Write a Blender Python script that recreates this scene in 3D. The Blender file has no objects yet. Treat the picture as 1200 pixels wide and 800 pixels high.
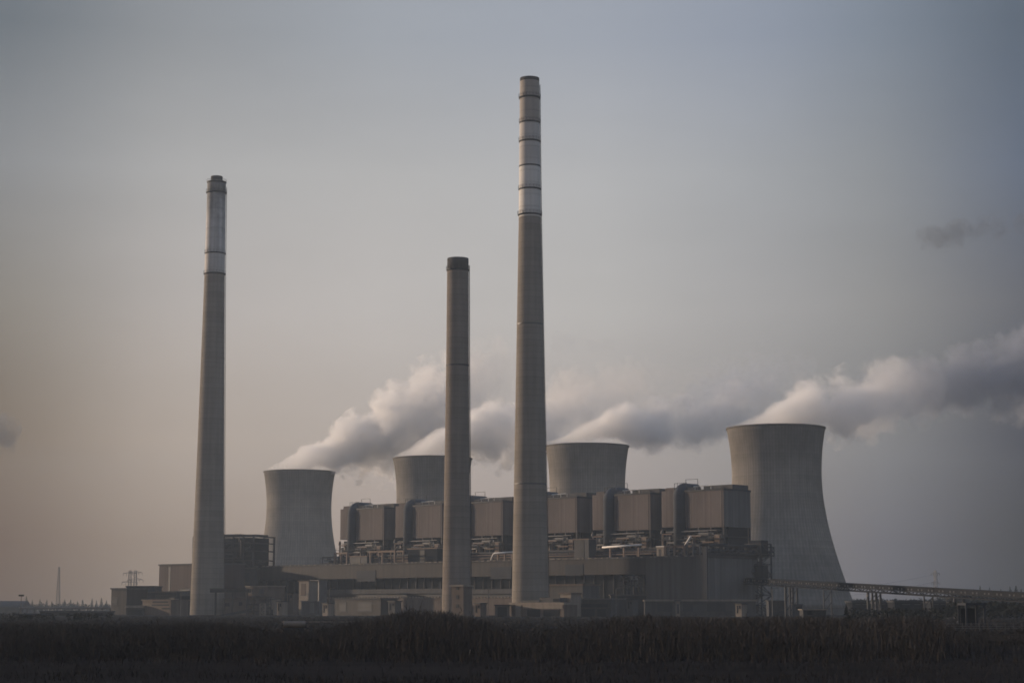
import bpy, math, random
from mathutils import Vector, noise as mnoise

scene = bpy.context.scene
C = scene.collection
R = math.radians
random.seed(7)

# ------------------------------------------------------------------ camera
FPX, HORIZON, EYE = 2200.0, 712.0, 4.0
TILT = math.atan((HORIZON - 400) / FPX)
CT, ST = math.cos(TILT), math.sin(TILT)
cam_d = bpy.data.cameras.new('camera')
cam_d.sensor_width = 36
cam_d.lens = 36 * FPX / 1200
cam_d.clip_start, cam_d.clip_end = 1, 20000
cam = bpy.data.objects.new('camera', cam_d)
C.objects.link(cam)
cam.location = (0, 0, EYE)
cam.rotation_euler = (math.pi / 2 + TILT, 0, 0)
scene.camera = cam


def ray(px, py):
    x, y = (px - 600) / FPX, (400 - py) / FPX
    return Vector((x, CT - y * ST, ST + y * CT))


def X(px, py, d):
    r = ray(px, py)
    return r.x / r.y * d


def Z(py, d):
    r = ray(600, py)
    return EYE + r.z / r.y * d


# ------------------------------------------------------------------ materials
def nt(m):
    m.use_nodes = True
    return m.node_tree.nodes, m.node_tree.links


def math_node(N, L, op, a, b=None, clamp=False):
    n = N.new('ShaderNodeMath')
    n.operation = op
    n.use_clamp = clamp
    for i, v in enumerate((a, b)):
        if v is None:
            continue
        if isinstance(v, (int, float)):
            n.inputs[i].default_value = v
        else:
            L.new(v, n.inputs[i])
    return n.outputs[0]


def surf(name, c1, c2=None, scale=0.08, rough=0.8, metal=0.0, streak=0.0, ribs=0.0, lifts=0.0,
         radial=0, detail=6, bump=0.0, top_soot_shade=None):
    """A weathered surface: two colours by cloudy noise, vertical run-off streaks, ribs or casting joints."""
    m = bpy.data.materials.new(name)
    N, L = nt(m)
    b = N['Principled BSDF']
    b.inputs['Roughness'].default_value = rough
    b.inputs['Metallic'].default_value = metal
    b.inputs['Specular IOR Level'].default_value = 0.0 if rough > .88 else (.15 if rough > .55 else .4)
    if c2 is None:
        c2 = tuple(v * 0.72 for v in c1)
    tc = N.new('ShaderNodeTexCoord')
    sep = N.new('ShaderNodeSeparateXYZ')
    L.new(tc.outputs['Object'], sep.inputs[0])
    nz = N.new('ShaderNodeTexNoise')
    nz.inputs['Scale'].default_value = scale
    nz.inputs['Detail'].default_value = detail
    nz.inputs['Roughness'].default_value = 0.62
    L.new(tc.outputs['Object'], nz.inputs['Vector'])
    ramp = N.new('ShaderNodeMapRange')
    ramp.inputs['From Min'].default_value = 0.32
    ramp.inputs['From Max'].default_value = 0.68
    L.new(nz.outputs['Fac'], ramp.inputs['Value'])
    fac = ramp.outputs[0]
    mix = N.new('ShaderNodeMix')
    mix.data_type = 'RGBA'
    mix.inputs['A'].default_value = (*c1, 1)
    mix.inputs['B'].default_value = (*c2, 1)
    L.new(fac, mix.inputs['Factor'])
    col = mix.outputs['Result']
    height = nz.outputs['Fac']

    def darken(col, f):
        mm = N.new('ShaderNodeMix')
        mm.data_type = 'RGBA'
        mm.blend_type = 'MULTIPLY'
        mm.inputs['Factor'].default_value = 1
        L.new(col, mm.inputs['A'])
        cc = N.new('ShaderNodeCombineColor')
        for i in range(3):
            L.new(f, cc.inputs[i])
        L.new(cc.outputs[0], mm.inputs['B'])
        return mm.outputs['Result']

    if streak:
        mp = N.new('ShaderNodeMapping')
        mp.inputs['Scale'].default_value = (1, 1, 0.035)
        L.new(tc.outputs['Object'], mp.inputs['Vector'])
        n2 = N.new('ShaderNodeTexNoise')
        n2.inputs['Scale'].default_value = 0.55
        n2.inputs['Detail'].default_value = 5
        L.new(mp.outputs[0], n2.inputs['Vector'])
        mr = N.new('ShaderNodeMapRange')
        mr.inputs['From Min'].default_value = 0.35
        mr.inputs['From Max'].default_value = 0.65
        mr.inputs['To Min'].default_value = 1 - streak
        mr.inputs['To Max'].default_value = 1
        L.new(n2.outputs['Fac'], mr.inputs['Value'])
        col = darken(col, mr.outputs[0])
    if lifts:
        f = math_node(N, L, 'FRACT', math_node(N, L, 'MULTIPLY', sep.outputs['Z'], 1 / lifts))
        g = math_node(N, L, 'GREATER_THAN', f, 0.88)
        # every casting lift has its own shade
        wn = N.new('ShaderNodeTexWhiteNoise')
        wn.noise_dimensions = '1D'
        L.new(math_node(N, L, 'FLOOR', math_node(N, L, 'MULTIPLY', sep.outputs['Z'], 1 / lifts)), wn.inputs['W'])
        lift_v = math_node(N, L, 'MULTIPLY', wn.outputs['Value'], 0.10)
        f2 = math_node(N, L, 'SUBTRACT', 1.0, math_node(N, L, 'ADD', math_node(N, L, 'MULTIPLY', g, 0.11), lift_v))
        col = darken(col, f2)
    if ribs:
        s = math_node(N, L, 'ADD', sep.outputs['X'], sep.outputs['Y'])
        sn = math_node(N, L, 'SINE', math_node(N, L, 'MULTIPLY', s, 2 * math.pi / ribs))
        height = math_node(N, L, 'MULTIPLY', sn, 1.0)
        wn = N.new('ShaderNodeTexWhiteNoise')
        wn.noise_dimensions = '1D'
        L.new(math_node(N, L, 'FLOOR', math_node(N, L, 'MULTIPLY', s, 1 / (ribs * 1.5))), wn.inputs['W'])
        f2 = math_node(N, L, 'SUBTRACT', 1.0, math_node(N, L, 'MULTIPLY', wn.outputs['Value'], 0.24))
        col = darken(col, f2)
    if radial:
        ang = math_node(N, L, 'ARCTAN2', sep.outputs['Y'], sep.outputs['X'])
        sn = math_node(N, L, 'SINE', math_node(N, L, 'MULTIPLY', ang, float(radial)))
        f2 = math_node(N, L, 'ADD', 0.93, math_node(N, L, 'MULTIPLY', sn, 0.07))
        col = darken(col, f2)
    if top_soot_shade:
        z0, z1, low = top_soot_shade
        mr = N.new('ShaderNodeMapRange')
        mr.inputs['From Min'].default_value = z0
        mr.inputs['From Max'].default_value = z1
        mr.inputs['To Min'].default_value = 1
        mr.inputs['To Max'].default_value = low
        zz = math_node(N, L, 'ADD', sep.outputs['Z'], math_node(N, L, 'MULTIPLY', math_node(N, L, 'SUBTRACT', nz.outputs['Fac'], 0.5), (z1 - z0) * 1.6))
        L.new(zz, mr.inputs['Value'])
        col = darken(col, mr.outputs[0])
    L.new(col, b.inputs['Base Color'])
    if bump:
        bp = N.new('ShaderNodeBump')
        bp.inputs['Strength'].default_value = bump
        bp.inputs['Distance'].default_value = 0.3
        L.new(height, bp.inputs['Height'])
        L.new(bp.outputs[0], b.inputs['Normal'])
    return m


M = {}
M['concrete'] = surf('chimney_concrete', (.285, .258, .228), (.23, .208, .184), .05, .9, streak=.16, lifts=3.0)
M['concrete_dark'] = surf('sooted_concrete', (.11, .105, .1), (.08, .075, .07), .06, .9, streak=.2)
M['paint_pale'] = surf('faded_white_paint', (.7, .69, .67), (.6, .59, .575), .06, .75, streak=.14, lifts=6)
M['paint_grey'] = surf('faded_grey_paint', (.56, .545, .535), (.48, .465, .455), .06, .75, streak=.16, lifts=6)
M['paint_tan'] = surf('faded_tan_paint', (.40, .375, .35), (.34, .315, .295), .06, .8, streak=.16, lifts=6)
M['tower'] = surf('cooling_tower_concrete', (.32, .297, .268), (.215, .2, .182), .03, .92, streak=.17, lifts=2.4, radial=96, top_soot_shade=(84, 128, .74))  # mottled darker top: staining, with plume shadow partly painted in
M['tower_rim'] = surf('tower_rim_concrete', (.17, .16, .15), None, .05, .9)
M['clad'] = surf('brown_cladding', (.172, .145, .136), (.128, .109, .103), .05, .8, streak=.22, ribs=1.9, bump=.12)
M['clad_hall'] = surf('hall_cladding', (.058, .053, .052), (.045, .0415, .041), .04, .7, streak=.2, ribs=1.2, bump=.1)
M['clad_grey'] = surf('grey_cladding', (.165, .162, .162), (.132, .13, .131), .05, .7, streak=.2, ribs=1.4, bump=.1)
M['gate_clad'] = surf('red_brown_cladding', (.085, .066, .064), (.066, .051, .05), .05, .8, streak=.2, ribs=1.9, bump=.1)
M['block_clad'] = surf('plain_grey_cladding', (.10, .097, .096), (.08, .078, .078), .04, .8, streak=.2, ribs=1.2, bump=.1)
M['paint_sooty'] = surf('sooty_grey_paint', (.26, .255, .25), (.16, .157, .155), .12, .85, streak=.4)
M['duct'] = surf('blue_grey_duct_steel', (.058, .067, .084), (.045, .052, .066), .09, .8, 0, streak=.12, lifts=2.5)
M['steel'] = surf('dark_structural_steel', (.05, .052, .058), (.035, .037, .042), .3, .6, .2)
M['steel_mid'] = surf('grey_structural_steel', (.13, .13, .135), (.09, .09, .095), .3, .55, .2)
M['rust'] = surf('rusty_brown_steel', (.21, .155, .12), (.15, .11, .09), .2, .7)
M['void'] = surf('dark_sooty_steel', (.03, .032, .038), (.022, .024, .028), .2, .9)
M['glass'] = surf('dirty_dark_glazing', (.032, .037, .045), (.022, .026, .032), .25, .3, ribs=2.4)
M['blue_panel'] = surf('dark_blue_panel', (.036, .042, .054), (.028, .033, .043), .1, .75, streak=.1)
M['pale'] = surf('pale_concrete_panel', (.27, .235, .2), (.215, .188, .162), .15, .85, streak=.2)
M['white'] = surf('white_painted_metal', (.74, .72, .69), (.6, .58, .56), .3, .5)
M['brown'] = surf('brown_render', (.145, .117, .1), (.112, .091, .079), .12, .85, streak=.2)
M['ash'] = surf('grey_render', (.1, .099, .1), (.075, .074, .076), .12, .85, streak=.2)
M['ground'] = surf('dark_soil', (.037, .0345, .0345), (.025, .0235, .0235), .045, 1, detail=10)
M['track'] = surf('pale_dirt_track', (.035, .032, .029), (.024, .022, .02), .2, 1)
M['twig'] = surf('bare_twigs', (.066, .0615, .0595), (.043, .040, .039), .25, .9)
M['grass'] = surf('dry_grass', (.046, .043, .041), (.029, .0275, .027), .2, .9)
M['conifer'] = surf('conifer_needles', (.030, .036, .030), (.018, .022, .019), .3, .9)
M['bark'] = surf('bark', (.05, .04, .032), None, .8, .95)
M['far_leaf'] = surf('far_wood_foliage', (.034, .036, .033), (.022, .024, .022), .08, .95)


# ------------------------------------------------------------------ mesh building
class MB:
    def __init__(self, off=(0, 0, 0)):
        self.v, self.f, self.o = [], [], off
        self.smooth = False

    def add(self, vs, fs):
        b = len(self.v)
        o = self.o
        self.v += [(x - o[0], y - o[1], z - o[2]) for x, y, z in vs]
        self.f += [tuple(i + b for i in f) for f in fs]
        return self

    def box(self, x0, y0, z0, x1, y1, z1):
        if x0 > x1: x0, x1 = x1, x0
        if y0 > y1: y0, y1 = y1, y0
        if z0 > z1: z0, z1 = z1, z0
        vs = [(x0, y0, z0), (x1, y0, z0), (x1, y1, z0), (x0, y1, z0), (x0, y0, z1), (x1, y0, z1), (x1, y1, z1), (x0, y1, z1)]
        return self.add(vs, [(0, 3, 2, 1), (4, 5, 6, 7), (0, 1, 5, 4), (1, 2, 6, 5), (2, 3, 7, 6), (3, 0, 4, 7)])

    def tube(self, pts, r, n=8, r1=None):
        pts = [Vector(p) for p in pts]
        vs, fs, k = [], [], len(pts)
        ref = None
        for i, p in enumerate(pts):
            t = (pts[min(i + 1, k - 1)] - pts[max(i - 1, 0)]).normalized()
            if ref is None:
                ref = Vector((1, 0, 0)) if abs(t.x) < .8 else Vector((0, 1, 0))
            a = (ref - t * ref.dot(t)).normalized()
            ref = a
            c = t.cross(a)
            rr = r if r1 is None else r + (r1 - r) * i / (k - 1)
            for j in range(n):
                w = 2 * math.pi * j / n + math.pi / n
                q = p + (a * math.cos(w) + c * math.sin(w)) * rr
                vs.append(tuple(q))
        for i in range(k - 1):
            for j in range(n):
                j2 = (j + 1) % n
                fs.append((i * n + j, i * n + j2, (i + 1) * n + j2, (i + 1) * n + j))
        fs.append(tuple(range(n))[::-1])
        fs.append(tuple((k - 1) * n + j for j in range(n)))
        return self.add(vs, fs)

    def bar(self, a, b, w=.3):
        return self.tube([a, b], w * .7, 4)

    def lathe(self, prof, n=48, cx=0, cy=0, closed=False):
        vs, fs, k = [], [], len(prof)
        for r, z in prof:
            for j in range(n):
                w = 2 * math.pi * j / n
                vs.append((cx + r * math.cos(w), cy + r * math.sin(w), z))
        for i in range(k if closed else k - 1):
            i2 = (i + 1) % k
            for j in range(n):
                j2 = (j + 1) % n
                fs.append((i * n + j, i * n + j2, i2 * n + j2, i2 * n + j))
        return self.add(vs, fs)

    def disc(self, r, z, n=48):
        return self.add([(r * math.cos(2 * math.pi * j / n), r * math.sin(2 * math.pi * j / n), z) for j in range(n)], [tuple(range(n))])

    def build(self, name, mat, parent=None, smooth=None):
        me = bpy.data.meshes.new(name)
        me.from_pydata(self.v, [], self.f)
        me.materials.append(M[mat] if isinstance(mat, str) else mat)
        if self.smooth if smooth is None else smooth:
            me.polygons.foreach_set('use_smooth', [True] * len(me.polygons))
        me.update()
        o = bpy.data.objects.new(name, me)
        C.objects.link(o)
        if parent is not None:
            o.parent = parent
        return o


def tag(o, label, cat, group=None, kind=None):
    if label: o['label'] = label
    if cat: o['category'] = cat
    if group: o['group'] = group
    if kind: o['kind'] = kind
    return o


def empty(name, label, cat, loc, rz=0, group=None):
    o = bpy.data.objects.new(name, None)
    o.empty_display_size = 2
    C.objects.link(o)
    o.location = loc
    o.rotation_euler = (0, 0, rz)
    return tag(o, label, cat, group)


def copy_tree(src, label):
    kids = [o for o in src.children]
    r = src.copy()
    C.objects.link(r)
    r['label'] = label
    for k in kids:
        c = k.copy()
        C.objects.link(c)
        c.parent = r
        for g in k.children:
            d = g.copy()
            C.objects.link(d)
            d.parent = c
    return r


class Frame:
    """A building line: x runs along the front to the right, y into the building; converts picture columns to local metres."""
    def __init__(self, px, depth, rz, py=705):
        self.o = Vector((X(px, py, depth), depth))
        self.rz = rz
        self.ax = Vector((math.cos(rz), math.sin(rz)))
        self.ay = Vector((-math.sin(rz), math.cos(rz)))

    def x(self, px, ly=0, py=690):
        r = ray(px, py)
        k = r.x / r.y
        p = self.o + self.ay * ly
        # (p.x + a ax.x) = k (p.y + a ax.y)
        return (k * p.y - p.x) / (self.ax.x - k * self.ax.y)

    def depth(self, lx, ly):
        return (self.o + self.ax * lx + self.ay * ly).y

    def z(self, py, lx, ly=0):
        return Z(py, self.depth(lx, ly))

    def world(self, lx, ly, z=0):
        p = self.o + self.ax * lx + self.ay * ly
        return (p.x, p.y, z)

    def thing(self, name, label, cat, lx, ly, group=None, z=0):
        t = empty(name, label, cat, self.world(lx, ly, z), self.rz, group)
        t_off = (lx, ly, z)
        return t, (lambda: MB(t_off))

    def pbox(self, mb, x0, y0, x1, y1, ly=0, dp=4, zmin=None):
        a, b = self.x(x0, ly, y0), self.x(x1, ly, y0)
        m = (a + b) / 2
        z1 = self.z(y0, m, ly)
        z0 = (self.z(y1, m, ly) if y1 is not None else 0) if zmin is None else zmin
        return mb.box(a, ly, max(z0, 0), b, ly + dp, z1)


def clutter(mb, x0, x1, y0, y1, z0, z1, n, seed, rmax=.5):
    g = random.Random(seed)
    for i in range(n):
        r = g.uniform(.15, rmax)
        p = [g.uniform(x0, x1), g.uniform(y0, y1), g.uniform(z0, z1)]
        pts = [tuple(p)]
        ax = g.choice((0, 0, 2, 2, 1))
        for s in range(g.choice((1, 2, 2))):
            lo, hi = ((x0, x1), (y0, y1), (z0, z1))[ax]
            p[ax] = g.uniform(lo, hi)
            pts.append(tuple(p))
            ax = g.choice([a for a in (0, 1, 2) if a != ax])
        if (Vector(pts[0]) - Vector(pts[1])).length < .5 or len(pts) > 2 and (Vector(pts[1]) - Vector(pts[2])).length < .5:
            continue
        mb.tube(pts, r, 6)
    return mb


def lattice(mb, x0, x1, y0, y1, z0, z1, bays, w=.25):
    """A braced steel tower: four legs, storey beams and diagonals."""
    for x in (x0, x1):
        for y in (y0, y1):
            mb.bar((x, y, z0), (x, y, z1), w * 1.4)
    dz = (z1 - z0) / bays
    for i in range(bays + 1):
        z = z0 + i * dz
        for y in (y0, y1):
            mb.bar((x0, y, z), (x1, y, z), w)
        for x in (x0, x1):
            mb.bar((x, y0, z), (x, y1, z), w)
        if i < bays:
            s = i % 2
            for y in (y0, y1):
                mb.bar((x0 if s else x1, y, z), (x1 if s else x0, y, z + dz), w * .7)
            for x in (x0, x1):
                mb.bar((x, y0 if s else y1, z), (x, y1 if s else y0, z + dz), w * .7)
    return mb


# ------------------------------------------------------------------ ground
gm = MB()
nx, ny = 120, 150
xs = [-2600 + 5200 * i / nx for i in range(nx + 1)]
ys = [-200 + 3600 * (j / ny) ** 1.8 for j in range(ny + 1)]
vs = []
for y in ys:
    for x in xs:
        z = 0.35 * mnoise.noise((x * .02, y * .02, 3.1)) if 60 < y < 700 else 0
        vs.append((x, y, z - .05))
fs = []
for j in range(ny):
    for i in range(nx):
        a = j * (nx + 1) + i
        fs.append((a, a + 1, a + nx + 2, a + nx + 1))
gm.add(vs, fs)
tag(gm.build('ground', 'ground'), None, None, kind='structure')
tk = MB()
pts = []
for i in range(41):
    x = 55 + 3.5 * i
    y = 216 + 5 * math.sin(i * .11)
    pts.append((x, y))
vs, fs = [], []
for i, (x, y) in enumerate(pts):
    vs += [(x, y - 3.5, .26), (x, y + 3.5, .26), (x, y - 3.9, -.6), (x, y + 3.9, -.6)]
for i in range(40):
    a = 4 * i
    fs += [(a, a + 4, a + 5, a + 1), (a + 2, a + 6, a + 4, a), (a + 1, a + 5, a + 7, a + 3)]
tk.add(vs, fs)
tag(tk.build('dirt_track', 'track'), None, None, kind='structure')


# ------------------------------------------------------------------ chimneys
def chimney(label, px, d, prof, segs, rings, ladder=True, flue=None, base_y=None):
    """prof: (picture y, half width px) top to bottom; segs: (y_top, y_bottom, material, part name); rings: (y, extra px, material)."""
    cx = X(px, 700, d)
    t = empty('chimney', label, 'chimney', (cx, d, 0), 0, 'power station chimneys')
    P = [(Z(y, d), h * d / (FPX * ray(600, y).y)) for y, h in prof]

    def rad(z):
        for (za, ra), (zb, rb) in zip(P, P[1:]):
            if za >= z >= zb:
                return rb + (ra - rb) * (z - zb) / (za - zb)
        return P[0][1] if z > P[0][0] else P[-1][1]
    for y0, y1, mat, nm in segs:
        z1, z0 = Z(y0, d), 0 if y1 is None else Z(y1, d)
        n = max(2, int((z1 - z0) / 6))
        zs = [z1 + (z0 - z1) * i / n for i in range(n + 1)]
        pr = [(rad(z), z) for z in zs]
        if y0 == segs[0][0]:
            pr = [(rad(z1) * .8, z1 - 6), (rad(z1) * .8, z1)] + pr
        mb = MB()
        mb.lathe(pr[::-1], 64)
        mb.build(nm, mat, t, True)
    for y, ex, mat in rings:
        z, r = Z(y, d), rad(Z(y, d))
        e = ex * .8 * d / FPX
        mb = MB()
        mb.lathe([(r * .98, z - .7), (r + e * .6, z - .4), (r + e, z - .1), (r + e, z + .2), (r * .98, z + .2)], 64)
        g = mb.build('gallery', mat, t)
        if ex > .8:
            rl = MB()
            n = 40
            for zz in (1.1, 1.7):
                ring = [((r + e) * math.cos(w), (r + e) * math.sin(w), z + zz) for w in [2 * math.pi * i / n for i in range(n + 1)]]
                rl.tube(ring, .05, 4)
            for i in range(0, n, 2):
                w = 2 * math.pi * i / n
                rl.bar(((r + e) * math.cos(w), (r + e) * math.sin(w), z + .4), ((r + e) * math.cos(w), (r + e) * math.sin(w), z + 1.7), .1)
            rl.build('railing', 'steel', g)
    if ladder:
        mb = MB()
        w = R(15)
        zt = P[0][0] - 3
        n = 30
        for s in (-.5, .5):
            mb.tube([((rad(z) + .5) * math.cos(w) + s * math.sin(w), (rad(z) + .5) * math.sin(w) - s * math.cos(w), z) for z in [2 + (zt - 2) * i / n for i in range(n + 1)]], .14, 4)
        for i in range(100):
            z = 2 + (zt - 2) * i / 99
            mb.bar(((rad(z) + .5) * math.cos(w) - .5 * math.sin(w), (rad(z) + .5) * math.sin(w) + .5 * math.cos(w), z),
                   ((rad(z) + .5) * math.cos(w) + .5 * math.sin(w), (rad(z) + .5) * math.sin(w) - .5 * math.cos(w), z), .08)
        mb.build('ladder', 'steel', t)
    if flue:
        y0, hw = flue
        r = hw * d / FPX
        z1 = Z(y0, d)
        z0 = P[0][0] - 5
        mb = MB()
        mb.lathe([(r, z0), (r, z1), (r * .85, z1), (r * .85, z0)], 40)
        mb.build('flue_liner', 'concrete_dark', t, False)
    return t


chimney('tallest chimney, tan concrete shaft with pale painted upper third and ring galleries', 621.5, 900,
        [(92, 11.3), (115, 11.6), (166, 12.0), (255, 13.0), (380, 15.4), (470, 17.1), (567, 19.0), (650, 20.6), (725, 22.0)],
        [(92, 96, 'concrete_dark', 'rim'), (96, 115, 'paint_tan', 'painted_band'), (115, 144, 'paint_tan', 'painted_band'), (144, 166, 'paint_grey', 'painted_band'),
         (166, 195, 'paint_grey', 'painted_band'), (195, 222, 'paint_pale', 'painted_band'), (222, 255, 'paint_pale', 'painted_band'), (255, None, 'concrete', 'shaft')],
        [(115, 1.7, 'steel'), (144, .9, 'steel'), (166, 1.2, 'steel'), (195, .6, 'steel'), (222, 1.2, 'steel'), (252, 1.8, 'steel'), (380, .35, 'steel_mid'), (567, .35, 'steel_mid')])
chimney('tall slim chimney at far left with grey sooted top and protruding dark flue', 243, 1100,
        [(213, 10.8), (226, 10.8), (320, 11.8), (420, 13.6), (560, 16.2), (660, 18.6), (725, 20.3)],
        [(213, 226, 'paint_sooty', 'rim'), (226, 297, surf('soot_streaked_paint', (.62, .62, .63), (.5, .5, .51), .09, .8, streak=.3, lifts=6, top_soot_shade=(225, 254, .4)), 'painted_band'), (297, 321, 'paint_grey', 'painted_band'), (321, None, 'concrete', 'shaft')],
        [(214, .9, 'steel'), (226, 1.8, 'steel'), (297, 1.1, 'steel'), (321, 1.6, 'steel'), (420, .3, 'pale')],
        flue=(207, 7))
chimney('shorter chimney in the middle, brown concrete with a black sooted mouth', 535, 860,
        [(303, 12.5), (316, 12.6), (428, 13.3), (600, 15.3), (690, 16.7), (725, 17.4)],
        [(303, 316, 'concrete_dark', 'rim'), (316, None, surf('brown_chimney_concrete', (.265, .233, .206), (.212, .187, .166), .05, .9, streak=.18, lifts=2.5), 'shaft')],
        [(316.5, 1.4, 'steel'), (428, .35, 'steel')])


# ------------------------------------------------------------------ cooling towers
def tower_mesh():
    H, a, z0, b = 124.0, 28.3, 93.0, 66.0
    rr = lambda z: a * math.sqrt(1 + ((z - z0) / b) ** 2)
    zs = [4 + (H - 4) * i / 40 for i in range(41)]
    mb = MB()
    mb.lathe([(rr(z), z) for z in zs] + [(rr(z) - .8, z) for z in zs[::-1]], 128, closed=True)
    rim = MB()
    rim.lathe([(rr(H) - 1.0, H - .5), (rr(H) + .4, H - .5), (rr(H) + .4, H + .5), (rr(H) - 1.0, H + .5)], 128, closed=True)
    col = MB()
    n = 44
    for i in range(n):
        w0, w1, w2 = (2 * math.pi * (i + k) / n for k in (0, .5, 1))
        rb, rt = rr(0) + 1.5, rr(4)
        m = (rb * math.cos(w1), rb * math.sin(w1), 0)
        for w in (w0, w2):
            col.bar(m, (rt * math.cos(w), rt * math.sin(w), 4.3), .7)
    bas = MB()
    bas.lathe([(rr(0) + 4, 0), (rr(0) + 4, 4.6), (rr(0) + 3.4, 4.6), (rr(0) + 3.4, 0)], 96, closed=True)
    return mb, rim, col, bas


TW = [(909, 1195, 'largest cooling tower, standing to the right of the boiler houses'),
      (688, 1409, 'cooling tower just to the right of the tallest chimney'),
      (507, 1487, 'cooling tower partly hidden by the middle chimney'),
      (351.5, 1652, 'farthest cooling tower, between the far left chimney and the boiler houses')]
px, d, lab = TW[0]
tower0 = empty('cooling_tower', lab, 'cooling tower', (X(px, 500, d), d, 0), 0, 'hyperbolic concrete cooling towers')
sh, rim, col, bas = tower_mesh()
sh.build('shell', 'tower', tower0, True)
rim.build('rim', 'tower_rim', tower0)
col.build('support_columns', 'tower_rim', tower0)
bas.build('basin_wall', 'tower_rim', tower0)
stretch = (.945, 1.0, .975, .985)   # the four shells differ a little in height
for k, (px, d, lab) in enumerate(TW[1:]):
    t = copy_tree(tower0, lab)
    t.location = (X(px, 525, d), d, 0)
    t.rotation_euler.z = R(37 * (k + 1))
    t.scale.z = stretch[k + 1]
tower0.scale.z = stretch[0]


# ------------------------------------------------------------------ steam plumes (real volumes, drifting with the wind)
def curve_node(N, pts, lo, hi):
    c = N.new('ShaderNodeFloatCurve')
    cm = c.mapping
    cu = cm.curves[0]
    n = len(pts)
    while len(cu.points) < n:
        cu.points.new(.5, .5)
    for p, (a, b) in zip(cu.points, pts):
        p.location = (a, (b - lo) / (hi - lo))
        p.handle_type = 'AUTO'
    cm.update()
    return c


def lin(pts, s):
    for (a, va), (b, vb) in zip(pts, pts[1:]):
        if s <= b:
            return va + (vb - va) * max(0, s - a) / (b - a)
    return pts[-1][1]


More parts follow.
